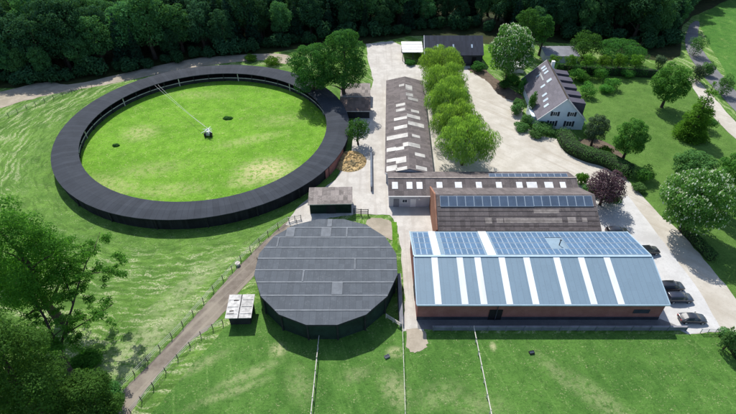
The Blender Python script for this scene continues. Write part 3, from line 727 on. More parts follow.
# ------------------------------------------------------------------ sheds
def shed(name, label, cat, x0, x1, y0, y1, zf, zb, wall, roof, open_front=False, group=None, rot=0.):
    t = thing(name, label, cat, ((x0 + x1) / 2, (y0 + y1) / 2), rot, group); a, b = (x1 - x0) / 2, (y1 - y0) / 2
    mb = MB()
    if open_front:
        mb.box(-a, a, b - .12, b, 0, zb - .1); mb.box(-a, -a + .12, -b, b - .122, 0, zf - .1); mb.box(a - .12, a, -b, b - .122, 0, zf - .1)
    else:
        mb.hexa([(-a, -b, 0), (a, -b, 0), (a, b, 0), (-a, b, 0)], [(-a, -b, zf - .1), (a, -b, zf - .1), (a, b, zb - .1), (-a, b, zb - .1)])
    part('wall', mb, wall, t)
    mb = MB(); o = .3; k = (zb - zf) / (2 * b) * o
    mb.slab((-a - o, -b - o, zf - k), (a + o, -b - o, zf - k), (a + o, b + o, zb + k), (-a - o, b + o, zb + k), .1)
    r = part('roof', mb, roof, t)
    mb = MB(); mb.box(-a - o - .01, a + o + .01, -b - o - .05, -b - o - .003, zf - k - .22, zf - k - .01); part('fascia', mb, M['pale_wood'] if not open_front else wall, r)
    return t
sh = shed('green_shed', 'dark green shed with weathered brown sheet roof between ring and round hall', 'shed', -12.3, -3.6, 78.9, 83.6, 2.9, 3.2, M['green_mesh'], M['shed_roof'], rot=.03)
mb = MB(); mb.box(-.9, 1.1, -2.41, -2.355, 0, 2.2); part('door', mb, M['dark_board'], sh)
shed('brown_shed', 'low brown roofed shed beside the ring in front of the tall dark trees', 'shed', -7.6, .4, 119, 125, 2.4, 3.0, M['dark_board'], M['rust_roof'])
shed('grey_shed', 'grey roofed shed at the yard corner behind the brown roofed shed', 'shed', -7.6, .4, 127, 133.5, 2.6, 3.2, M['dark_board'], M['shed_roof'])
hut = thing('white_roofed_hut', 'small dark hut with a white two panel roof beside the dirt track', 'hut', (-21.4, 52.3), .03)
mb = MB(); mb.box(-1.7, 1.7, -1.9, 1.9, 0, 2.1); part('wall', mb, M['dark_board'], hut)
for x0, x1 in ((-2.15, -.08), (.08, 2.15)):
    mb = MB(); mb.slab((x0, -2.4, 2.35), (x1, -2.4, 2.35), (x1, 2.3, 2.7), (x0, 2.3, 2.7), .08)
    for q in range(3): mb.box(x0 + .15, x1 - .15, -1.6 + q * 1.4, -1.55 + q * 1.4, 2.43 + q * .1, 2.48 + q * .1)
    part('roof_panel', mb, M['hut_sheet'], hut)
mb = MB(); mb.slab((-.075, -2.35, 2.33), (.075, -2.35, 2.33), (.075, 2.25, 2.68), (-.075, 2.25, 2.68), .08); part('gap_strip', mb, M['black'], hut)
for x0, y0, l in ((-1.9, -1.6, 1.1), (-1.6, -1.1, .7), (-1.2, 1.0, .8)):
    mb = MB(); z = 2.35 + (y0 + 2.4) * .0745; mb.slab((x0, y0, z + .06), (x0 + l, y0 + .05, z + .06), (x0 + l, y0 + .2, z + .07), (x0, y0 + .15, z + .07), .04); part('dark_batten', mb, M['bark'], hut)
# canopy on posts beside the slate barn
cp = thing('white_canopy', 'small white roofed open shelter attached to the left of the slate roofed barn', 'shelter', (14.9, 160.2))
mb = MB(); mb.slab((-3.6, -3.6, 3.2), (3.4, -3.6, 3.2), (3.4, 4.2, 3.7), (-3.6, 4.2, 3.7), .15); r_ = part('roof', mb, M['skylight_white'], cp)
mb = MB()
for q in range(3): mb.slab((-3.6, -1.8 + q * 1.9, 3.36 + q * .122), (3.4, -1.8 + q * 1.9, 3.36 + q * .122), (3.4, -1.65 + q * 1.9, 3.37 + q * .122), (-3.6, -1.65 + q * 1.9, 3.37 + q * .122), .04)
part('lap_edge', mb, M['arena_seam'], r_)
for x in (-3.3, 0, 3.1):
    mb = MB(); mb.box(x - .1, x + .1, -3.4, -3.2, 0, 3.05); part('post', mb, M['plinth'], cp)
mb = MB(); mb.box(-3.4, 3.2, 3.8, 3.95, 0, 3.45); part('back_wall', mb, M['dark_board'], cp)
tb = thing('slate_roofed_barn', 'dark slate roofed barn standing at the forest edge behind the willows', 'barn', (27.9, 158.5))
part('wall', gable_walls(18.6, 10.6, 4.0, 8.0), M['plinth'], tb)
rt = part('roof', gable_roof(18.6, 10.6, 4.0, 8.0, .4), M['slate'], tb)
for x in (-5.3, -.2, 5.8): mb = MB(); mb.slab((x - .25, -3.6, 5.36), (x + .25, -3.6, 5.36), (x + .25, -2.6, 6.11), (x - .25, -2.6, 6.11), .04); part('roof_window', mb, M['roof_window'], rt)
mb = MB(); mb.slab((-9.72, -5.7, 3.75), (-9.55, -5.7, 3.75), (-9.55, 0, 8.06), (-9.72, 0, 8.06), .3); part('verge_board', mb, M['white'], rt)
for x, w in ((-5, 3.2), (1.5, 3.2), (6.6, 1.4)): mb = MB(); mb.box(x - w / 2, x + w / 2, -5.38, -5.303, 0, 2.9); part('door', mb, M['black'], tb)
shed('garage', 'small grey flat roofed garage behind the white house beneath the forest', 'garage', 58.6, 69.2, 155.2, 161.6, 2.6, 3.1, M['render_wall'], M['garage_roof'])
shed('garden_hut', 'tiny white roofed garden hut left of the white house gable', 'hut', 45.2, 49.6, 147.6, 150.8, 2.2, 2.5, M['render_wall'], M['skylight_white'])

# ------------------------------------------------------------------ house
hs = thing('white_house', 'white gabled house with steep dark tiled roof, roof windows and dark shutters', 'house', (51.5, 125.0), PI / 2 - .06)
HL, HW, HE, HR = 23.5, 11.8, 3.2, 9.0
part('wall', gable_walls(HL, HW, HE, HR, .2), M['house_wall'], hs)
rh = part('roof', gable_roof(HL, HW, HE, HR, .45, .18), M['house_roof'], hs)
# local X runs away from the camera, local +Y is the left (west) slope
SH = (HR - HE) / (HW / 2); hz = lambda y: HR - abs(y) * SH
mb = MB(); mb.box(-HL / 2 - .25, HL / 2 + .25, -.14, .14, HR - .06, HR + .1); part('ridge_cap', mb, M['bark'], rh)
for x in (-HL / 2 - .36, HL / 2 + .3):
    mb = MB()
    for s in (-1, 1):
        q = [(x, s * 6.35, HE - .42), (x + .1, s * 6.35, HE - .42), (x + .1, s * .1, HR - .02), (x, s * .1, HR - .02)]
        mb.slab(*(q if s < 0 else q[::-1]), .22)
    part('bargeboard', mb, M['white'], rh)
for x, y, l, w in ((-8.7, 3.9, 1.3, .95), (-6.2, 3.6, 1.3, .95), (-3.6, 3.4, 1.3, .95), (.8, 3.0, 1.3, .95), (1.4, .9 + .6, 1.6, 1.0), (6.2, 1.3, 1.3, .9), (8.0, 1.35, 1.3, .9), (9.6, 1.4, 1.3, .9), (7.4, 3.0, 1.0, .8)):
    l *= .8; w *= .8; y0, y1 = y + w * .7, y - w * .7
    mb = MB(); mb.slab((x - l / 2, y1, hz(y1) + .09), (x + l / 2, y1, hz(y1) + .09), (x + l / 2, y0, hz(y0) + .09), (x - l / 2, y0, hz(y0) + .09), .08)
    fr = part('roof_window', mb, M['metal'], rh)
    y0, y1 = y + w * .58, y - w * .58
    mb = MB(); mb.slab((x - l / 2 + .12, y1, hz(y1) + .10), (x + l / 2 - .12, y1, hz(y1) + .10), (x + l / 2 - .12, y0, hz(y0) + .10), (x - l / 2 + .12, y0, hz(y0) + .10), .02); part('pane', mb, M['roof_window'], fr)
mb = MB(); mb.slab((3.4, 2.3, hz(2.3) + .1), (9.0, 2.3, hz(2.3) + .1), (9.0, 2.6, hz(2.6) + .1), (3.4, 2.6, hz(2.6) + .1), .06); part('snow_guard', mb, M['metal'], rh)
for k in range(5):                           # flat roofed dormers on the right slope
    x = -8.6 + k * 4.3; mb = MB(); y0, y1 = -1.9, -5.7
    mb.hexa([(x - 1.3, y1, hz(y1) - .1), (x + 1.3, y1, hz(y1) - .1), (x + 1.3, y0, hz(y0) - .1), (x - 1.3, y0, hz(y0) - .1)], [(x - 1.3, y1, hz(y0) - .45), (x + 1.3, y1, hz(y0) - .45), (x + 1.3, y0, hz(y0) + .02), (x - 1.3, y0, hz(y0) + .02)])
    part('dormer', mb, M['dormer'], rh)
mb = MB(); mb.box(8.2, 9.1, -1.2, -.35, HR - 2, HR + 1.1); part('chimney', mb, M['white'], rh)
# gable windows: local frame of the gable, built in a frame turned to face the camera
gw = Matrix.Rotation(-PI / 2, 4, 'Z')
def gable_window(y, z, w, h, shut=.55):
    X = -HL / 2
    def bx(y0, y1, d0, d1, z0, z1): q = MB(); q.box(X - d1, X - d0, y0, y1, z0, z1); return q
    mb = MB()
    for y0, y1, z0, z1 in ((y - w / 2, y + w / 2, z, z + .1), (y - w / 2, y + w / 2, z + h - .1, z + h), (y - w / 2, y - w / 2 + .1, z + .1, z + h - .1), (y + w / 2 - .1, y + w / 2, z + .1, z + h - .1), (y - .04, y + .04, z + .1, z + h - .1)):
        mb.box(X - .08, X - .005, y0, y1, z0, z1)
    fr = part('window', mb, M['white'], hs); part('pane', bx(y - w / 2 + .1, y + w / 2 - .1, .004, .04, z + .1, z + h - .1), M['glass'], fr)
    for s in (-1, 1):
        c = y + s * (w / 2 + shut / 2 + .03); part('shutter', bx(c - shut / 2, c + shut / 2, .006, .07, z, z + h), M['shutter'], fr)
for y in (2.1, -2.2): gable_window(y, 3.9, 1.1, 1.25)
for y in (2.3, -2.1): gable_window(y, .9, 1.5, 1.6)
mb = MB(); mb.box(-HL / 2 - .06, -HL / 2 - .004, 4.3, 5.3, 0, 2.2); part('door', mb, M['shutter'], hs)
mb = MB(); mb.box(-9.5, -3.5, HW / 2 + .01, HW / 2 + 1.3, 0, 2.3); part('porch', mb, M['house_wall'], hs)

# ------------------------------------------------------------------ yard walls, muck heap
w = thing('yard_wall', 'low dark wall along the yard beside the straw heap', 'wall', (.75, 94.5))
mb = MB(); mb.box(-.15, .15, -8, 8, 0, 1.3); part('wall_body', mb, M['grey_wall'], w); mb = MB(); mb.box(-.2, .2, -8.05, 8.05, 1.303, 1.38); part('coping', mb, M['kerb_wall'], w)
w = thing('alley_wall', 'grey concrete wall lining the alley between round hall and steel roofed barn', 'wall', (5.75, 54.6))
mb = MB(); mb.hexa([(-.55, -4.6, 0), (.25, -4.6, 0), (.25, 5.2, 0), (-.55, 5.2, 0)], [(-.45, -4.6, .7), (.15, -4.6, .7), (.15, 5.2, 2.3), (-.45, 5.2, 2.3)]); part('wall_body', mb, M['grey_wall'], w)
hp = thing('muck_heap', 'heap of brown straw and dung beside the brick ring wall', 'heap', (-4.4, 98.3))
def heap_mesh():
    from mathutils import noise as mn
    bm = bmesh.new(); n = 46
    vs_ = {}
    for i in range(n + 1):
        for j in range(n + 1):
            x, y = (i / n - .5) * 8.4, (j / n - .5) * 9.4; r = math.hypot(x / 4.1, y / 4.6)
            h = max(0, 1 - r ** 2.2) * (1.1 + .55 * mn.noise(Vector((x * .8, y * .8, 3)))) * 1.25 + max(0, 1 - r) * .45 * mn.noise(Vector((x * 2.4, y * 2.4, 0)))
            h += (.22 * mn.noise(Vector((x * 4, y * 4, 1)))) * (r < .97)
            vs_[i, j] = bm.verts.new((x, y, max(-.03, h) if r < 1.0 else -.05))
    for i in range(n):
        for j in range(n): bm.faces.new((vs_[i, j], vs_[i + 1, j], vs_[i + 1, j + 1], vs_[i, j + 1]))
    me = bpy.data.meshes.new('heap'); bm.to_mesh(me); bm.free(); me.materials.append(M['straw']); return me
link('straw', heap_mesh(), hp)

# ------------------------------------------------------------------ foliage
def leaves_mesh(name, mat, blobs, n, size, seed, mode='leaf', shell=.55, up=.3):
    """n little diamond leaves on and in the lobes (cx,cy,cz,rx,ry,rz) of a crown"""
    r = np.random.default_rng(seed); B = np.array(blobs, float)
    wgt = (B[:, 3] * B[:, 4] * B[:, 5]) ** (2 / 3); idx = r.choice(len(B), n, p=wgt / wgt.sum()); b = B[idx]
    d = r.normal(size=(n, 3)); d[:, 2] += up; d /= np.linalg.norm(d, axis=1)[:, None]
    rad = shell + (1 - shell) * r.random(n) ** .6
    ctr = b[:, :3] + d * b[:, 3:] * rad[:, None]
    nor = d / b[:, 3:] ; nor /= np.linalg.norm(nor, axis=1)[:, None]
    nor = nor + r.normal(size=(n, 3)) * .42; nor[:, 2] += .35; nor /= np.linalg.norm(nor, axis=1)[:, None]
    a = np.cross(nor, r.normal(size=(n, 3))); a /= np.linalg.norm(a, axis=1)[:, None]
    s = size * r.uniform(.55, 1.35, n)[:, None]; w = .6
    if mode == 'hang':                     # long drooping strands
        a = d * np.array([.55, .55, 0]) + np.array([0, 0, -1.]) + r.normal(size=(n, 3)) * .22; a /= np.linalg.norm(a, axis=1)[:, None]; s = s * 2.1; w = .17
    if mode == 'needle':
        a = d * np.array([1, 1, .25]) + r.normal(size=(n, 3)) * .3; a /= np.linalg.norm(a, axis=1)[:, None]; s = s * 1.5; w = .3
    if mode == 'up': a = np.array([0, 0, 1.]) + r.normal(size=(n, 3)) * .25; a /= np.linalg.norm(a, axis=1)[:, None]; w = .45
    t = np.cross(nor, a); t /= np.linalg.norm(t, axis=1)[:, None]
    bend = nor * s * .12
    V = np.stack([ctr - a * s * .5, ctr + t * s * .5 * w + bend, ctr + a * s * .5, ctr - t * s * .5 * w + bend], 1).reshape(-1, 3)
    V[:, 2] = np.maximum(V[:, 2], .03)
    me = bpy.data.meshes.new(name); me.vertices.add(n * 4); me.vertices.foreach_set('co', V.ravel().astype(np.float32))
    me.loops.add(n * 4); me.loops.foreach_set('vertex_index', np.arange(n * 4, dtype=np.int32))
    me.polygons.add(n); me.polygons.foreach_set('loop_start', np.arange(0, n * 4, 4, dtype=np.int32))
    me.update(calc_edges=True); me.materials.append(mat); return me

def trunk_mesh(h, r, seed, top=.75, limbs=7, rad=None, spread=.7):
    rnd = random.Random(seed); mb = MB(); rad = rad or .022 * h + .05
    p = Vector((0, 0, -.1)); rr = rad * 1.3; pts = [(p, rr)]
    for k in range(1, 6):
        q = Vector((rnd.uniform(-.05, .05) * h * .4, rnd.uniform(-.05, .05) * h * .4, h * top * k / 5)); r2 = rad * (1 - .75 * k / 5)
        mb.tube(p, q, rr, r2, 8, M['bark']); p, rr = q, r2; pts.append((p, rr))
    for i in range(limbs):
        k = 1 + i % 4; a = pts[k][0]; an = 2.4 * i + rnd.uniform(-.4, .4); L = r * spread * rnd.uniform(.75, 1.1)
        b = a + Vector((math.cos(an) * L * .55, math.sin(an) * L * .55, L * .45)); c = b + Vector((math.cos(an + .3) * L * .45, math.sin(an + .3) * L * .45, L * .25))
        mb.tube(a, b, pts[k][1] * .55, pts[k][1] * .35, 6, M['bark']); mb.tube(b, c, pts[k][1] * .35, pts[k][1] * .12, 6, M['bark'])
    return mb.mesh('trunk', None)

def lobes(h, r, seed, n=18, low=.18, flat=1., size=(.34, .55), top=1.):
    """uneven round crown: a loose body with lobes round and on top of it"""
    rnd = random.Random(seed); zc = h * (1 + low) / 2; c = h * (1 - low) / 2
    out = [(0, 0, zc, r * .62, r * .62, c * .72)]
    for i in range(n):
        z = -0.75 + 1.65 * (i + .5) / n; an = 2.4 * i + rnd.uniform(-.5, .5); ring_ = math.sqrt(max(.02, 1 - min(1, abs(z)) ** 2)) * rnd.uniform(.6, .8)
        s = rnd.uniform(*size) * (1.1 - .25 * max(0, z))
        out.append((math.cos(an) * r * ring_, math.sin(an) * r * ring_, zc + z * c * .68 * rnd.uniform(.85, 1.1), r * s, r * s, min(c, r) * s * .8 * flat))
    return out

def make_tree(name, label, at, mat, seed, n=4200, leaf=.42, nl=18, low=.18, cat='tree', mode='leaf', group=None, size=(.34, .55), flat=1., shell=.55, blossoms=0, limbs=7, cname='crown'):
    X, Y, h, r = at; t = thing(name, label, cat, (X, Y), random.Random(seed).uniform(0, 6), group)
    lb = lobes(h, r, seed, nl, low, flat, size)
    c = link(cname, leaves_mesh(cname, mat, lb, n, leaf, seed, mode, shell), t); link('trunk', trunk_mesh(h, r, seed, limbs=limbs), t)
    if blossoms:
        lb2 = [(x, y, z, a * 1.06, b * 1.06, c_ * 1.06) for x, y, z, a, b, c_ in lb]
        link('blossoms', leaves_mesh('blossoms', M['blossom'], lb2, blossoms, .5, seed + 1, 'up', .95, 1.0), t)
    return t
def make_bush(name, label, at, mat, seed, n=1400, leaf=.32, cat='shrub', group=None, mode='leaf', nl=9):
    X, Y, h, r = at; t = thing(name, label, cat, (X, Y), random.Random(seed).uniform(0, 6), group)
    rnd = random.Random(seed); bl = [(0, 0, h * .42, r * .7, r * .7, h * .5)]
    for i in range(nl): an = 2.4 * i; q = rnd.uniform(.3, .62); s = rnd.uniform(.32, .5); bl.append((math.cos(an) * r * q, math.sin(an) * r * q, h * rnd.uniform(.3, .72), r * s, r * s, h * s * .62))
    link('foliage', leaves_mesh('foliage', mat, bl, n, leaf, seed, mode, .5, .4), t)
    mb = MB()
    for i in range(5): an = 1.3 * i; mb.tube((0, 0, -.05), (math.cos(an) * r * .4, math.sin(an) * r * .4, h * .6), .06, .02, 5)
    part('stem', mb, M['bark'], t); return t
def make_conifer(name, label, at, mat, seed, n=3600, leaf=.5, tiers=9, cat='conifer', group=None, low=.08):
    X, Y, h, r = at; t = thing(name, label, cat, (X, Y), random.Random(seed).uniform(0, 6), group); rnd = random.Random(seed); bl = []
    for k in range(tiers):
        f = k / (tiers - 1); z = h * (low + (1 - low) * f * .93); R = r * (1 - f) ** .85 + .12 * r; m = max(3, int(8 * (1 - f) + 3))
        for i in range(m):
            an = 2 * PI * i / m + k * .7 + rnd.uniform(-.25, .25); L = R * rnd.uniform(.75, 1.1)
            bl.append((math.cos(an) * L * .55, math.sin(an) * L * .55, z - .12 * L, max(.25, L * .42), max(.25, L * .42), max(.3, h / tiers * .42)))
    link('crown', leaves_mesh('crown', mat, bl, n, leaf, seed, 'needle', .3, .3), t)
    mb = MB(); mb.tube((0, 0, -.1), (0, 0, h * .93), .018 * h + .05, .04, 8); part('trunk', mb, M['bark'], t); return t

# the forest: six kinds of tree, each planted many times
FB = [(-175, 130), (-113.14, 139.87), (-100.84, 139.87), (-92.91, 142.64), (-76.62, 149.16), (-61.13, 156.92), (-27.62, 169.72), (-13.78, 175.28), (11.8, 179.14), (21.65, 186.21), (42.92, 186.21), (48.47, 178.16), (63.68, 173.4), (84.85, 177.19), (98.27, 166.16), (109.21, 171.54), (121.33, 190.45), (132.71, 205.3), (142.9, 215.35), (166.73, 226.21)]
def front_y(x):
    for (x0, y0), (x1, y1) in zip(FB, FB[1:]):
        if x0 <= x <= x1: return y0 + (y1 - y0) * (x - x0) / (x1 - x0)
    return None
kinds = [('broadleaf_tree', 'dark broad leaved tree with rounded crown in the wood behind the farm', 'leaf_forest', 0),
         ('pale_broadleaf_tree', 'slightly paler broad leaved tree with loose crown in the wood behind the farm', 'leaf_forest2', 0),
         ('fir_tree', 'dark pointed conifer standing among the broad leaved trees of the wood', 'leaf_fir', 1)]
protos = []
for k, (nm, lab, mt, con) in enumerate(kinds):
    for v in range(3):
        a = (0, 400 + 12 * k, 19., 5. if not con else 3.8)
        if con: t = make_conifer(nm, lab, a, M[mt], 70 + v, 3600, .75, 11, 'forest tree', 'trees of the wood')
        else: t = make_tree(nm, lab, a, M[mt], 50 + 10 * k + v, 6500, .52, 30, .04, 'forest tree', size=(.18, .46), group='trees of the wood', limbs=5)
        protos.append([t, k, True])
rnd = random.Random(11); spots_ = []
yy = 128.
for row in range(24):
    xx = -172 + (row % 2) * 2.6
    while xx < 170:
        x = xx + rnd.uniform(-1.5, 1.5); y = yy + row * 5.2 + rnd.uniform(-1.5, 1.5); f = front_y(x)
        if f is not None and f + 2.5 < y < min(f + 38, 206 if x < 112 else 250): spots_.append((x, y, f))
        xx += 6.3
spots_.sort(key=lambda q: q[1] - q[2])
spots_ = spots_[:340]
for i, (x, y, f) in enumerate(spots_):
    depth = y - f; k = rnd.choices((0, 1, 2), (5, 3.2 if depth < 14 else 2., 2.4))[0]
    e = rnd.choice([q for q in protos if q[1] == k]); s = rnd.uniform(.6, .9) if depth < 6 else rnd.uniform(.78, 1.28)
    sc = (s * rnd.uniform(.8, 1.2), s * rnd.uniform(.8, 1.2), s * rnd.uniform(.9, 1.1))
    if e[2]: e[0].location = (x, y, 0); e[0].scale = sc; e[2] = False
    else: dup(e[0], (x, y, 0), rnd.uniform(0, 6.28), sc)

# young growth along the wood's edge
eb = None; x = -168.
while x < 112:
    f = front_y(x)
    if f is not None and not (10 < x < 40 and f < 169) and not (50 < x < 68):
        y = f + rnd.uniform(-.5, 2.5); s = rnd.uniform(.7, 1.5)
        if eb is None: eb = make_bush('edge_shrub', 'dark leafy undergrowth shrub at the foot of the wood edge', (x, y, 4.2, 2.9), M['leaf_forest'], 640, 1800, .5, 'shrub', 'undergrowth along the wood edge', nl=11)
        else: dup(eb, (x, y, 0), rnd.uniform(0, 6.28), (s, s, s * rnd.uniform(.8, 1.3)))
    x += rnd.uniform(2.6, 5.2)
# willows beside the skylit stable
wil = [(((22.57, 96.73)) + (13.0, 7.2), 'largest drooping pale green willow, at the row end nearest the long low stable'),
       ((22.3, 107.) + (11.8, 6.6), 'second pale green willow from the yard end of the willow row'),
       ((21.4, 118.) + (12.6, 6.6), 'middle pale green willow of the row beside the skylit stable'),
       ((21.6, 129.) + (12.0, 6.6), 'fourth pale green willow, one before the slate barn end of the row'),
       ((22.0, 140.) + (12.8, 6.9), 'last pale green willow of the row, right before the slate roofed barn')]
for i, (a, lab) in enumerate(wil):
    make_tree('willow_tree', lab, a, M['leaf_willow'], 200 + i, 16000 if i == 0 else 13000, .34, 40, .04, 'willow', 'hang', 'willows beside the skylit stable', (.18, .36), 1.2, .6, limbs=9)

# trees that stand alone
make_tree('chestnut_tree', 'large round chestnut with white blossom behind the gravel yard near the slate barn', (42.7, 141.16, 19.9, 6.77), M['leaf_chestnut'], 301, 20000, .42, 46, .02, blossoms=1600, size=(.17, .32), shell=.7)
make_tree('chestnut_tree', 'large round chestnut with white blossom on the right lawn beside the driveway', (63.75, 73.22, 16.62, 7.06), M['leaf_chestnut'], 302, 26000, .36, 52, .02, blossoms=1500, size=(.16, .3), shell=.7)
make_tree('oak_tree', 'tall dark green round tree behind the ring, right one of two', (-6.48, 127.9, 24.82, 5.94), M['leaf_oak'], 303, 20000, .38, 44, .03, size=(.18, .36), shell=.65)
make_tree('oak_tree', 'dark green round tree overhanging the ring roof, left one of two', (-15.6, 130.25, 18.33, 6.97), M['leaf_oak'], 304, 20000, .38, 44, .03, size=(.18, .36), shell=.65)
make_tree('lawn_tree', 'bushy green tree alone on the middle of the lawn right of the house', (61.4, 97.96, 13.7, 3.71), M['leaf_garden'], 305, 14000, .3, 40, .03, size=(.18, .34), shell=.7)
make_tree('lawn_tree', 'broad green tree on the far lawn before the clipped hedge', (83.39, 125.08, 14.56, 5.19), M['leaf_garden'], 306, 16000, .34, 42, .03, size=(.18, .34), shell=.7)
make_conifer('layered_conifer', 'bright green layered conifer beside the garden path', (83.3, 109.35, 15.8, 4.71), M['leaf_bright'], 307, 9000, .42, 7)
make_tree('bluish_tree', 'bluish green round tree behind the blossoming lawn chestnut', (73.46, 90.1, 8.58, 4.69), M['leaf_hedge'], 308, 11000, .34, 36, .03, size=(.18, .34), shell=.65)
make_tree('right_edge_tree', 'leafy green tree at the right picture edge behind the blossoming chestnut', (73.81, 79.71, 17.2, 3.81), M['leaf_garden'], 309, 11000, .34, 36, .03, size=(.18, .34), shell=.65)
make_tree('dark_round_tree', 'dark grey green round tree by the right corner of the white house', (56.45, 105.11, 10.28, 2.95), M['leaf_grey'], 310, 7000, .28, 26, .03, size=(.2, .36))
make_tree('purple_tree', 'purple leaved tree between old stable and driveway', (50.23, 81.75, 9.88, 3.56), M['leaf_purple'], 311, 6500, .36, 16, .05)
make_tree('garden_tree', 'wide rounded green tree over the lollipop row at the forest edge', (83.26, 156.51, 7.46, 8.2), M['leaf_oak'], 312, 13000, .36, 40, .03, size=(.18, .34), shell=.65)
make_tree('garden_tree', 'green round tree directly behind the grey garage', (72.55, 159.43, 8.93, 4.97), M['leaf_oak'], 313, 4500, .42, 16, .1)
make_tree('garden_tree', 'slim dark green tree rising from the wood behind the blossoming chestnut', (52.44, 162.77, 17.76, 4.29), M['leaf_oak'], 314, 4500, .46, 16, .1)
make_tree('garden_tree', 'tall narrow dark tree at the wood edge right of the blossoming chestnut', (58.32, 161.65, 15.89, 2.97), M['leaf_oak'], 315, 3500, .46, 16, .1)
make_tree('yard_tree', 'small dark green tree between brown shed and straw heap', (-2.48, 105.68, 7.97, 2.73), M['leaf_oak'], 316, 2600, .36, 12, .1)
for i, at_ in enumerate(((110.82, 161.42, 6.98, 3.36), (106.99, 145.96, 4.27, 2.2), (104.48, 132.77, 6.01, 2.92), (101.47, 141.4, 5.59, 2.75))):
    make_bush('roadside_bush', ['dark round bush in the shade at the upper end of the road', 'small dark bush beside the road', 'dark green bush between road and garden path at the right edge', 'grey purple bush on the strip between road and garden path'][i], at_, M['leaf_hedge' if i != 3 else 'leaf_grey'], 330 + i, 1800, .36)
for i, at_ in enumerate(((57.79, 145.95, 7.31, 2.05), (63.08, 145.95, 7.31, 2.05), (68.36, 145.95, 7.31, 2.05), (73.33, 145.95, 7.31, 2.05), (78.46, 145.95, 7.31, 2.05), (83.58, 145.95, 7.31, 2.05))):
    make_tree('lollipop_tree', 'small clipped ball tree before the dark hedge, ' + ['first from the left', 'second from the left', 'third from the left', 'third from the right', 'second from the right', 'last on the right'][i], at_, M['leaf_bright'], 340 + i, 1800, .3, 9, .35, 'ball tree', group='row of ball trees behind the lawn', limbs=3)
sh_ = [((64.44, 142.51, 4.33, 3.08), 'flat topped pale green shrub nearest the house roof ridge'), ((72.08, 143.19, 4.36, 3.09), 'flat topped pale green shrub before the dark clipped hedge, middle one'), ((64.09, 131.64, 4.38, 3.2), 'tall pale green shrub beside the right house dormers'), ((73.61, 136.41, 3.72, 2.69), 'small flat pale green shrub in the open lawn'), ((60.1, 138.77, 2.95, 2.12), 'small pale green shrub tucked close to the dormers')]
for i, (at_, lab) in enumerate(sh_):
    make_bush('garden_shrub', lab, at_, M['leaf_garden'], 350 + i, 1500, .34, group='pale green shrubs on the lawn')
bs = [((41.77, 123.11, 3.72, 1.95), 'leaf_hedge', 'clipped bush on the gravel edge left of the garden bed'),
      ((40.65, 112.96, 1.96, 2.38), 'leaf_hedge', 'low rounded bush where the yard curves towards the house gable'),
      ((43.44, 109.5, 1.92, 2.33), 'leaf_hedge', 'low clipped bush at the gravel edge below the gable'),
      ((41.26, 137.2, 2.82, 2.41), 'leaf_oak', 'dark low shrub on the near side of the garden bed'),
      ((49.33, 138.85, 4.27, 1.82), 'leaf_bright', 'light shrub tucked behind the top of the house roof'),
      ((56.93, 123.38, 3.47, 2.23), 'leaf_garden', 'leafy shrub below the right house dormers'),
      ((66.8, 142.28, 2.6, 2.78), 'leaf_garden', 'flat green shrub just before the dark clipped hedge'),
      ((70.74, 134.46, 2.34, 2.68), 'leaf_garden', 'low flat shrub in the upper lawn'),
      ((81.58, 145.17, 2.58, 3.14), 'leaf_garden', 'wide low shrub before the right part of the dark hedge'),
      ((57.34, 109.86, 3.09, 2.07), 'leaf_oak', 'dark shrub at the lower right of the house gable'),
      ((52.03, 102.52, 1.84, 2.23), 'leaf_grey', 'grey green shrub in the bed beside the curved hedge'),
      ((58.73, 101.79, 1.65, 1.97), 'leaf_bright', 'light shrub in the flower bed below the lawn'),
      ((60.77, 86.86, 1.66, 2.01), 'leaf_hedge', 'shrub beside the driveway at the end of the curved hedge'),
      ((45.37, 86.74, 2.79, 1.56), 'leaf_garden', 'leafy shrub at the corner of the long low stable'),
      ((41.07, 121.16, 3.41, 2.21), 'leaf_hedge', 'rounded hedge bush at the corner where the gravel yard meets the house'),
      ((42.53, 115.84, 3.26, 2.14), 'leaf_hedge', 'rounded bush along the left foot of the house'),
      ((46.16, 111.44, 3.01, 3.65), 'leaf_hedge', 'wide clipped bush before the house gable'),
      ((44.77, 120.46, 7.76, 1.36), 'leaf_garden', 'slender green shrub against the left roof edge of the house'),
      ((43.97, 147.53, 7.08, 3.77), 'leaf_oak', 'dark round bush at the foot of the blossoming chestnut'),
      ((44.12, 139.61, 3.65, 2.74), 'leaf_garden', 'low green bush beside the garden bed'),
      ((45.93, 133.96, 5, 1.77), 'leaf_garden', 'low green bush left of the upper house roof'),
      ((51.19, 104.97, 2.68, 1.51), 'leaf_bright', 'small light bush at the right corner of the house gable'),
      ((62.98, 90.58, 4.14, 2.5), 'leaf_garden', 'spreading bright shrub below the lawn tree beside the hedge'),
      ((48.56, 89.26, 3.39, 1.81), 'leaf_bright', 'bright green bush behind the old stable roof end'),
      ((49.56, 85.72, 2.21, 2.21), 'leaf_hedge', 'dark bush under the purple tree'),
      ((52.99, 83.16, 2.32, 2.82), 'leaf_oak', 'dark low shrub at the foot of the purple tree beside the parking'),
      ((13.79, 153.97, 1.62, 1.97), 'leaf_oak', 'low dark hedge bush before the slate roofed barn'),
      ((35.21, 149.33, 2.81, 2.88), 'leaf_oak', 'dark bush at the right corner of the slate roofed barn'),
      ((88.91, 113.25, 3.76, 3.16), 'leaf_oak', 'dark round bush at the foot of the layered conifer'),
      ((-39.28, 157.22, 2.19, 2.66), 'leaf_bright', 'bright scrub behind the far ring roof, left clump'),
      ((-31.46, 154.13, 2.7, 3.28), 'leaf_bright', 'bright scrub behind the far ring roof, right clump'),
      ((56.5, 45.28, 6.02, 1.4), 'leaf_hedge', 'bush at the lower right corner beside the drive'),
      ((94.59, 151.85, 4.4, 2.26), 'leaf_grey', 'grey green bush behind the hedge end at the wood')]
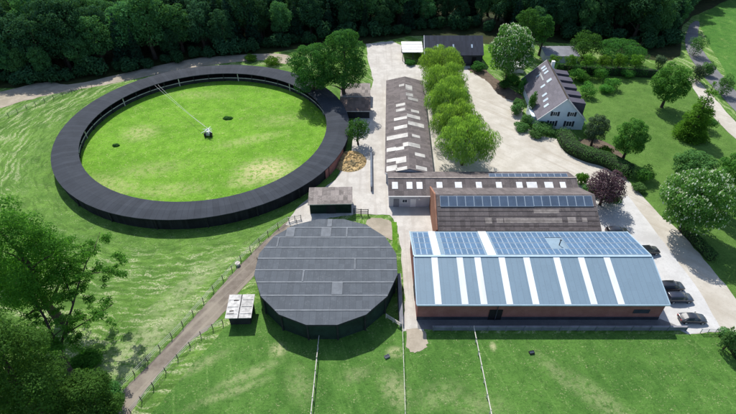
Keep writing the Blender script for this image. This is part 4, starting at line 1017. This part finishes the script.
for i, (at_, mt, lab) in enumerate(bs):
    make_bush('bush', lab, at_, M[mt], 370 + i, int(900 + 380 * at_[3]), .32)

# hedges
def hedge(name, label, pts, w, h, seed, n=2600, mat='leaf_hedge', leaf=.26):
    t = thing(name, label, 'hedge', pts[0]); o = Vector(pts[0]).to_2d(); P = [Vector(p).to_2d() - o for p in pts]
    Q = []
    for i in range(len(P) - 1):
        p0, p1, p2, p3 = P[max(0, i - 1)], P[i], P[i + 1], P[min(len(P) - 1, i + 2)]
        for k in range(5): u = k / 5; Q.append(.5 * ((2 * p1) + (p2 - p0) * u + (2 * p0 - 5 * p1 + 4 * p2 - p3) * u * u + (3 * p1 - p0 - 3 * p2 + p3) * u ** 3))
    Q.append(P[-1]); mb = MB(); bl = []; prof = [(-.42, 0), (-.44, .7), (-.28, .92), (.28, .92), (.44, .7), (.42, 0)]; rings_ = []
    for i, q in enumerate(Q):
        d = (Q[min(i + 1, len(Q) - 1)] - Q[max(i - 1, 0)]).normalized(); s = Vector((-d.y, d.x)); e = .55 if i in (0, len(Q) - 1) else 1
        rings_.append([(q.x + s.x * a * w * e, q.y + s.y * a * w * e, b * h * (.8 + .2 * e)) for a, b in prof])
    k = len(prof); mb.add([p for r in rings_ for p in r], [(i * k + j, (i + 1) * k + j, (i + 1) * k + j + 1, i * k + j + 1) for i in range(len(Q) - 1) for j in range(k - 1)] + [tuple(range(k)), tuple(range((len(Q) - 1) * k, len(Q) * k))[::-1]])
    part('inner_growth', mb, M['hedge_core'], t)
    r = random.Random(seed)
    for a, b in zip(Q, Q[1:]):
        m = max(1, int((b - a).length / (w * .45)))
        for j in range(m): q = a.lerp(b, j / m); bl.append((q.x, q.y, h * .5, w * .54 * r.uniform(.88, 1.1), w * .54 * r.uniform(.88, 1.1), h * .53 * r.uniform(.93, 1.08)))
    link('foliage', leaves_mesh('foliage', M[mat], bl, n, leaf, seed, 'leaf', .88, .5), t); return t
hedge('curved_hedge', 'long clipped rounded hedge curving between house and driveway', [(50.51, 108.84), (50.55, 103.23), (53.35, 99.69), (56.97, 97.56), (59.22, 94.68), (60.85, 92.28)], 4.2, 2.8, 401, 9000)
hedge('clipped_hedge', 'long dark clipped hedge behind the lawn before the forest', [(60.53, 149.16), (70.7, 146.94), (79.97, 146.21), (90.75, 144.76)], 2.4, 2.6, 402, 7000, 'leaf_oak')
hedge('roadside_hedge', 'clipped hedge along the driveway below the blossoming lawn chestnut', [(64.21, 74.34), (64.73, 70.51), (65.3, 67.43), (65.57, 65.03)], 2.2, 1.7, 403, 3600)
hedge('corner_hedge', 'clipped hedge cut by the lower right picture corner', [(58.22, 48.29), (58.45, 46.37), (58.58, 43.27)], 1.8, 1.6, 404, 2200)
hedge('row_hedge', 'low green hedge left of the house roof beside the garden bed', [(46.12, 139.87), (47.57, 134.56), (47.35, 130.15)], 2.0, 1.2, 405, 1500, 'leaf_garden')

# near trees at the lower left: limbs seen through thin leaves
def near_tree(label, at, seed, n, leaf, mat, lean=(0, 0), rad=.26, depth=4, fork=.34, spread=.62, name='ash_tree'):
    X, Y, h, r = at; t = thing(name, label, 'tree', (X, Y)); rnd = random.Random(seed); mb = MB(); tips = []
    def grow(p, d, L, rr, lv):
        q = p + d * L; mid = p + d * L * .5 + Vector((rnd.uniform(-1, 1), rnd.uniform(-1, 1), 0)) * L * .06
        mb.tube(p, mid, rr, rr * .85, 7); mb.tube(mid, q, rr * .85, rr * .66, 7)
        if lv <= 1: tips.append((q, L)); tips.append((mid, L * .8))
        if lv == 0: return
        for i in range(3 if lv > 1 else 4):
            an = 2 * PI * i / 3 + rnd.uniform(-.5, .5); a = d.orthogonal().normalized(); b = d.cross(a)
            e = (d + (a * math.cos(an) + b * math.sin(an)) * spread * rnd.uniform(.7, 1.3) + Vector((0, 0, .12))).normalized()
            grow(q, e, L * rnd.uniform(.66, .82), rr * .62, lv - 1)
    grow(Vector((0, 0, -.2)), Vector((lean[0], lean[1], 1)).normalized(), h * fork, rad, depth)
    part('trunk', mb, M['bark'], t)
    bl = [(q.x, q.y, max(q.z, 1.2), max(.7, L * .75), max(.7, L * .75), max(.5, L * .5)) for q, L in tips]
    link('crown', leaves_mesh('crown', M[mat], bl, n, leaf, seed, 'leaf', .15, .2), t); return t
def limb_tree(name, label, base, chains, mat, seed, n, leaf, twig=2.2):
    # a tree whose limbs are laid out point by point; base (x, y), chains of ((x, y), z, radius)
    t = thing(name, label, 'tree', base); o = Vector((base[0], base[1], 0)); rnd = random.Random(seed); mb = MB(); bl = []
    for ch in chains:
        P = [(Vector((p[0], p[1], z)) - o, r) for p, z, r in ch]
        for i in range(len(P) - 1):
            (a, ra), (b, rb) = P[i], P[i + 1]; m = (a + b) / 2 + Vector((rnd.uniform(-.2, .2), rnd.uniform(-.2, .2), .1))
            mb.tube(a, m, ra, (ra + rb) / 2, 7); mb.tube(m, b, (ra + rb) / 2, rb, 7)
            if P[i][0].z < 4: continue
            for k in range(6):
                q = a.lerp(b, rnd.random()); d = Vector((rnd.gauss(0, 1), rnd.gauss(0, 1), rnd.gauss(.35, .5))).normalized(); L = twig * rnd.uniform(.6, 1.3)
                e = q + d * L; mb.tube(q, e, rb * .5, .02, 5)
                for w_ in (.55, .85, 1.1):
                    c = q + d * L * w_ + Vector((rnd.uniform(-.4, .4), rnd.uniform(-.4, .4), rnd.uniform(-.3, .3))); s_ = rnd.uniform(.45, .95); bl.append((c.x, c.y, c.z, s_, s_, s_ * .6))
    part('trunk', mb, M['bark'], t)
    link('crown', leaves_mesh('crown', M[mat], bl, n, leaf, seed, 'leaf', .1, .2), t); return t
limb_tree('ash_tree', 'thin leaved tree with bare forked limbs at the lower left', (-43.13, 38.87),
          [[((-43.13, 38.87), -.2, .42), ((-44.27, 40.27), 2.6, .36), ((-45.66, 42.1), 5., .3)],
           [((-45.66, 42.1), 5., .22), ((-48.4, 45.63), 8., .17), ((-51.28, 48.93), 10.5, .12), ((-53.4, 52.86), 12.5, .05)],
           [((-45.66, 42.1), 5., .2), ((-44.95, 47.68), 8.5, .15), ((-44.75, 51.97), 10.5, .1), ((-44.05, 55.98), 12., .05), ((-44.06, 59.15), 13., .03)],
           [((-45.59, 44.03), 6., .12), ((-41.36, 45.63), 8., .08), ((-38.68, 47.28), 9., .04)],
           [((-45.66, 42.1), 5., .14), ((-47.95, 42.45), 7., .1), ((-51.08, 43.45), 9., .05)],
           [((-44.95, 47.68), 8.5, .1), ((-47.96, 52.57), 11., .07), ((-50.62, 58.43), 13., .03)],
           [((-44.75, 51.97), 10.5, .07), ((-41.21, 52.15), 11., .05), ((-38.88, 53.81), 11.5, .03)]], 'leaf_near', 501, 23000, .27, 2.6)
make_tree('edge_tree', 'dense green tree at the left picture edge below the ring', (-51.86, 51.11, 28.62, 6.48), M['leaf_near'], 503, 40000, .28, 40, .05, size=(.24, .4), shell=.4)
make_tree('edge_tree', 'dense dark tree filling the lower left corner', (-42.2, 31.78, 28.52, 6.1), M['leaf_shade'], 505, 36000, .28, 40, .05, size=(.24, .4), shell=.4)
make_tree('edge_tree', 'small dark tree at the bottom edge beside the dirt track', (-35.58, 31.91, 15.73, 4.32), M['leaf_shade'], 507, 20000, .27, 28, .05, size=(.26, .42), shell=.4)
for i, (at_, mt, lab) in enumerate((((-44.04, 36.01, 3.06, 3.72), 'leaf_oak', 'dark undergrowth bush beneath the thin leaved tree'), ((-36.76, 35.65, 6.58, 2.8), 'leaf_oak', 'dark bush beside the lower end of the dirt track'), ((-50.79, 40.73, 3.22, 3.91), 'leaf_oak', 'dark undergrowth bush at the left edge under the dense trees'), ((-64.03, 60.55, 4.99, 3.96), 'leaf_near', 'green bush at the left edge before the mown meadow'), ((-43.62, 42.78, 2.29, 2.77), 'leaf_near', 'light green bush beside the forked trunk'))):
    make_bush('undergrowth_bush', lab, at_, M[mt], 520 + i, 4200, .34, nl=12)

# ------------------------------------------------------------------ fences
def fence(name, label, pts, h=1.25, r=.07, wires=(.45, .85, 1.2), mat='post_wood', wire_mat='wire', wr=.028, rail=None, cat='fence', group=None):
    o = Vector((pts[0][0], pts[0][1], 0)); t = thing(name, label, cat, (o.x, o.y), 0, group); P = [Vector((p[0], p[1], 0)) - o for p in pts]
    rnd = random.Random(len(pts))
    for p in P:
        mb = MB(); hh = h * rnd.uniform(.94, 1.06); mb.tube((p.x, p.y, -.05), (p.x + rnd.uniform(-.04, .04), p.y + rnd.uniform(-.04, .04), hh), r, r * .9, 7); part('post', mb, M[mat], t)
    mb = MB()
    for z in wires:
        for a, b in zip(P, P[1:]):
            if rail:
                d = (b - a).normalized(); s = Vector((-d.y, d.x, 0)) * rail[0]
                mb.hexa([a + s + Vector((0, 0, z)), a - s + Vector((0, 0, z)), b - s + Vector((0, 0, z)), b + s + Vector((0, 0, z))][::-1], [a + s + Vector((0, 0, z + rail[1])), a - s + Vector((0, 0, z + rail[1])), b - s + Vector((0, 0, z + rail[1])), b + s + Vector((0, 0, z + rail[1]))][::-1])
            else: mb.tube(a + Vector((0, 0, z)), b + Vector((0, 0, z)), wr, n=4)
    part('rail' if rail else 'wire', mb, M[wire_mat], t); return t
def along(a, b, n): return [(a[0] + (b[0] - a[0]) * i / (n - 1), a[1] + (b[1] - a[1]) * i / (n - 1)) for i in range(n)]
fence('track_fence', 'wooden post and wire fence on the meadow side of the dirt track', [(-36.93, 38.71), (-35.72, 41.02), (-34.46, 43.27), (-33.34, 45.62), (-32.09, 47.8), (-30.94, 50.07), (-29.95, 52.55), (-28.82, 55.15), (-27.69, 57.75), (-26.55, 60.24), (-25.43, 62.71), (-24.23, 65.16), (-22.89, 67.71), (-21.54, 70.08), (-20.19, 72.25), (-18.48, 74.49), (-16.47, 76.5)], group='fences along the dirt track')
fence('track_fence', 'wooden post and wire fence on the paddock side of the dirt track', [(-34.06, 34.99), (-33.12, 36.81), (-32.15, 39.03), (-31.09, 41.53), (-29.92, 43.8), (-28.69, 46.18), (-27.42, 48.09), (-25.78, 49.47), (-24.34, 50.48)], group='fences along the dirt track')
fence('arena_fence', 'short post fence between the dirt track and the round hall', along((-20.92, 64.77), (-14.7, 75.56), 7), group='fences along the dirt track')
fence('paddock_fence', 'pale rail fence running from the round hall towards the viewer', along((-7.93, 47.71), (-8.11, 32.52), 8), 1.2, .08, (.95,), 'pale_wood', 'pale_wood', rail=(.06, .08), group='rail fences dividing the paddock')
fence('paddock_fence', 'thin pale tape fence at the foot of the concrete alley', along((5.73, 50.89), (5.24, 32.52), 9), 1.1, .05, (.95,), 'pale_wood', 'pale_wood', rail=(.035, .04), group='rail fences dividing the paddock')
fence('paddock_fence', 'pale rail fence running from the low concrete wall towards the viewer', along((17.43, 49.27), (17.48, 32.52), 8), 1.2, .08, (.95,), 'pale_wood', 'pale_wood', rail=(.06, .08), group='rail fences dividing the paddock')
fence('meadow_fence', 'long thin post fence along the sandy path in the upper left', [(-104.14, 114.86), (-100.6, 118.04), (-99.05, 119.67), (-97.79, 121.9), (-96.49, 124.18), (-95, 126.22), (-93.48, 128.31), (-91.77, 130.15), (-90.03, 132.01), (-88.25, 133.92), (-86.14, 135.86), (-83.84, 137.51)], 1.3)
fence('shed_fence', 'dark post fence between green shed and yard', [(-2.97, 78.73), (-1.48, 78.41), (0, 78.41)], 1.7, .1, (.5, .9, 1.4), 'dark_board', 'dark_board', rail=(.05, .12))
fence('drive_gate', 'thin pale rail gate across the drive at the lower right', along((54.81, 48.68), (58.44, 48.68), 4), 1.1, .06, (.35, .7, 1.0), 'metal', 'metal', rail=(.03, .06), cat='gate')
fence('wooden_gate', 'small weathered wooden gate standing open beside the round hall', [(3.06, 51.71), (4.21, 50.79), (5.34, 49.87)], 1.2, .08, (.4, .75, 1.05), 'pale_wood', 'pale_wood', rail=(.04, .1), cat='gate')
fence('yard_gate', 'pale wooden fence piece between the ring wall and the green shed', [(-16.43, 76.18), (-15.26, 76.81), (-14.04, 77.13)], 1.3, .09, (.4, .8, 1.1), 'pale_wood', 'pale_wood', rail=(.04, .1), cat='fence')

# small things lying about
def trough(label, loc, rot, mat):
    t = thing('water_trough', label, 'trough', loc, rot); t.scale = (.55, .55, .55); mb = MB()
    mb.box(-.75, .75, -.45, .45, 0, .12); mb.box(-.75, .75, -.45, -.38, .12, .55); mb.box(-.75, .75, .38, .45, .12, .55); mb.box(-.75, -.68, -.38, .38, .12, .55); mb.box(.68, .75, -.38, .38, .12, .55)
    part('basin', mb, mat, t); mb = MB(); mb.box(-.68, .68, -.38, .38, .3, .42); part('water', mb, M['glass'], t); return t
trough('small grey trough lying on the paddock left of the thin tape fence', (3, 44.16), .5, M['grey_wall'])
trough('small black trough on the paddock right of the concrete wall fence', (26.02, 44.89), .2, M['rubber'])
bn = thing('garden_bench', 'small pale bench in the shade of the layered conifer', 'bench', (91.29, 116.97), .5)
mb = MB(); mb.box(-.8, .8, -.25, .25, .42, .48); part('seat', mb, M['pale_wood'], bn)
mb = MB(); mb.box(-.8, .8, .2, .27, .5, 1.0); part('backrest', mb, M['pale_wood'], bn)
for x in (-.7, .7):
    mb = MB(); mb.box(x - .05, x + .05, -.22, .22, 0, .42); part('leg', mb, M['pale_wood'], bn)
bk = thing('white_tub', 'white round tub beside the fence along the dirt track', 'tub', (-24.57, 63.99))
mb = MB(); mb.tube((0, 0, 0), (0, 0, .55), .36, .45, 14); part('tub_body', mb, M['white'], bk); mb = MB(); mb.tube((0, 0, .55), (0, 0, .6), .49, .49, 14); part('rim', mb, M['pale_wood'], bk)

# ------------------------------------------------------------------ cars
def car_parts(mat, wagon):
    """body (shaded loft), glass, wheels, lamps; local +X is the nose"""
    me = {}
    # stations: x, half width, sill z, belt z, roof half width, roof z
    if wagon: st = [(-2.3, .72, .42, .80, .55, .82), (-2.24, .84, .3, .98, .66, 1.12), (-2.05, .89, .25, 1.02, .64, 1.55), (-1.0, .92, .22, 1.02, .66, 1.64), (.1, .92, .22, 1.0, .64, 1.60), (.5, .92, .22, .99, .62, 1.46), (1.15, .91, .22, .97, .66, 1.0), (1.9, .86, .25, .86, .66, .88), (2.25, .74, .34, .70, .55, .72)]
    else: st = [(-2.25, .70, .42, .80, .55, .82), (-2.18, .82, .3, .92, .66, .95), (-1.75, .87, .25, .97, .66, 1.02), (-1.1, .9, .22, .97, .60, 1.40), (-.2, .9, .22, .96, .60, 1.46), (.35, .9, .22, .95, .58, 1.38), (1.05, .89, .22, .92, .64, .96), (1.85, .84, .25, .80, .62, .82), (2.2, .72, .34, .66, .52, .68)]
    body = MB(); ring_n = 10; V = []
    for x, w, s, b, rw, rz_ in st:
        V += [(x, -w * .9, s), (x, -w, (s + b) / 2), (x, -w * .97, b), (x, -rw, rz_ - .04), (x, -rw * .6, rz_), (x, rw * .6, rz_), (x, rw, rz_ - .04), (x, w * .97, b), (x, w, (s + b) / 2), (x, w * .9, s)]
    F = []
    for i in range(len(st) - 1):
        for j in range(ring_n): a = i * ring_n + j; b = i * ring_n + (j + 1) % ring_n; F.append((a, b, b + ring_n, a + ring_n))
    F += [tuple(range(ring_n))[::-1], tuple(range((len(st) - 1) * ring_n, len(st) * ring_n))]
    body.add(V, F, mat)
    me['body'] = body.mesh('body', None)
    bm = bmesh.new(); bm.from_mesh(me['body']); bmesh.ops.recalc_face_normals(bm, faces=bm.faces); bm.to_mesh(me['body']); bm.free()
    g_ = MB(); off = .012
    for i in range(len(st) - 1):            # side glass between belt and roof
        x0, w0, s0, b0, r0, z0 = st[i]; x1, w1, s1, b1, r1, z1 = st[i + 1]
        if z0 - b0 < .1 and z1 - b1 < .1: continue
        for s in (-1, 1):
            L = lambda x, w, b, r, z, t: (x, s * ((w * .97) + (r - w * .97) * t + off), b + (z - .04 - b) * t)
            q = [L(x0, w0, b0, r0, z0, .08), L(x1, w1, b1, r1, z1, .08), L(x1, w1, b1, r1, z1, .86), L(x0, w0, b0, r0, z0, .86)]
            g_.quad(*(q if s < 0 else q[::-1]))
    k = [i for i in range(len(st) - 1) if st[i][5] - st[i + 1][5] > .2][0]      # windscreen
    x0, _, _, _, r0, z0 = st[k]; x1, _, _, _, r1, z1 = st[k + 1]; g_.quad((x1 - .03, -r1 * .95, z1 + .03), (x1 - .03, r1 * .95, z1 + .03), (x0 + .04, r0 * .88, z0 - .0), (x0 + .04, -r0 * .88, z0 - .0))
    k = [i for i in range(len(st) - 1) if st[i + 1][5] - st[i][5] > .3][0]      # rear window
    x0, _, _, _, r0, z0 = st[k]; x1, _, _, _, r1, z1 = st[k + 1]; g_.quad((x0 + .02, r0 * .9, z0 + .05), (x0 + .02, -r0 * .9, z0 + .05), (x1 - .03, -r1 * .86, z1 + .0), (x1 - .03, r1 * .86, z1 + .0))
    me['window'] = g_.mesh('window', M['glass'])
    return me
wheel_mb = MB(); wheel_mb.tube((0, -.11, 0), (0, .11, 0), .33, n=18); tyre_me = wheel_mb.mesh('tyre', M['rubber'])
rim_mb = MB(); rim_mb.tube((0, -.12, 0), (0, .12, 0), .21, n=14); rim_me = rim_mb.mesh('rim', M['metal'])
def car(label, loc, rot, mat, wagon):
    t = thing('parked_car', label, 'car', loc, rot, 'dark cars parked beside the barns'); me = car_parts(M[mat], wagon)
    b = link('body', me['body'], t); b.data.polygons.foreach_set('use_smooth', [True] * len(b.data.polygons))
    md = b.modifiers.new('round', 'BEVEL'); md.width = .05; md.segments = 2; md.limit_method = 'ANGLE'; md.angle_limit = .5
    link('window', me['window'], t)
    for x in (-1.35, 1.38):
        for y in (-.8, .8): w_ = link('wheel', tyre_me, t, (x, y, .33)); link('rim', rim_me, w_)
    for y in (-.55, .55):
        mb = MB(); mb.box(2.12, 2.24, y - .17, y + .17, .56, .68); part('headlight', mb, M['lamp_glass'], t)
        mb = MB(); mb.box(-2.3, -2.2, y - .14, y + .14, .72, .88); part('tail_light', mb, M['lamp_red'], t)
    for s in (-1, 1): mb = MB(); mb.box(.62, .82, s * .9 - .04 + s * .08, s * .9 + .04 + s * .08, .98, 1.12); part('mirror', mb, M[mat], t)
    return t
car('black car parked alone beside the barn ridge, furthest but one from the paddock', (54.0, 67.2), .1, 'car_black', True)
car('black car, upper one of the two parked tight together beside the barn', (54.3, 58.2), .05, 'car_black', True)
car('dark navy car, lower one of the two parked tight together beside the barn', (54.5, 55.6), .02, 'car_navy', True)
car('dark grey car with pale sheen nearest the paddock at the barn corner', (54.6, 51.2), -.03, 'car_grey', False)
car('dark car half hidden behind the rear corner of the steel roofed barn', (50.3, 72.6), .03, 'car_black', True)
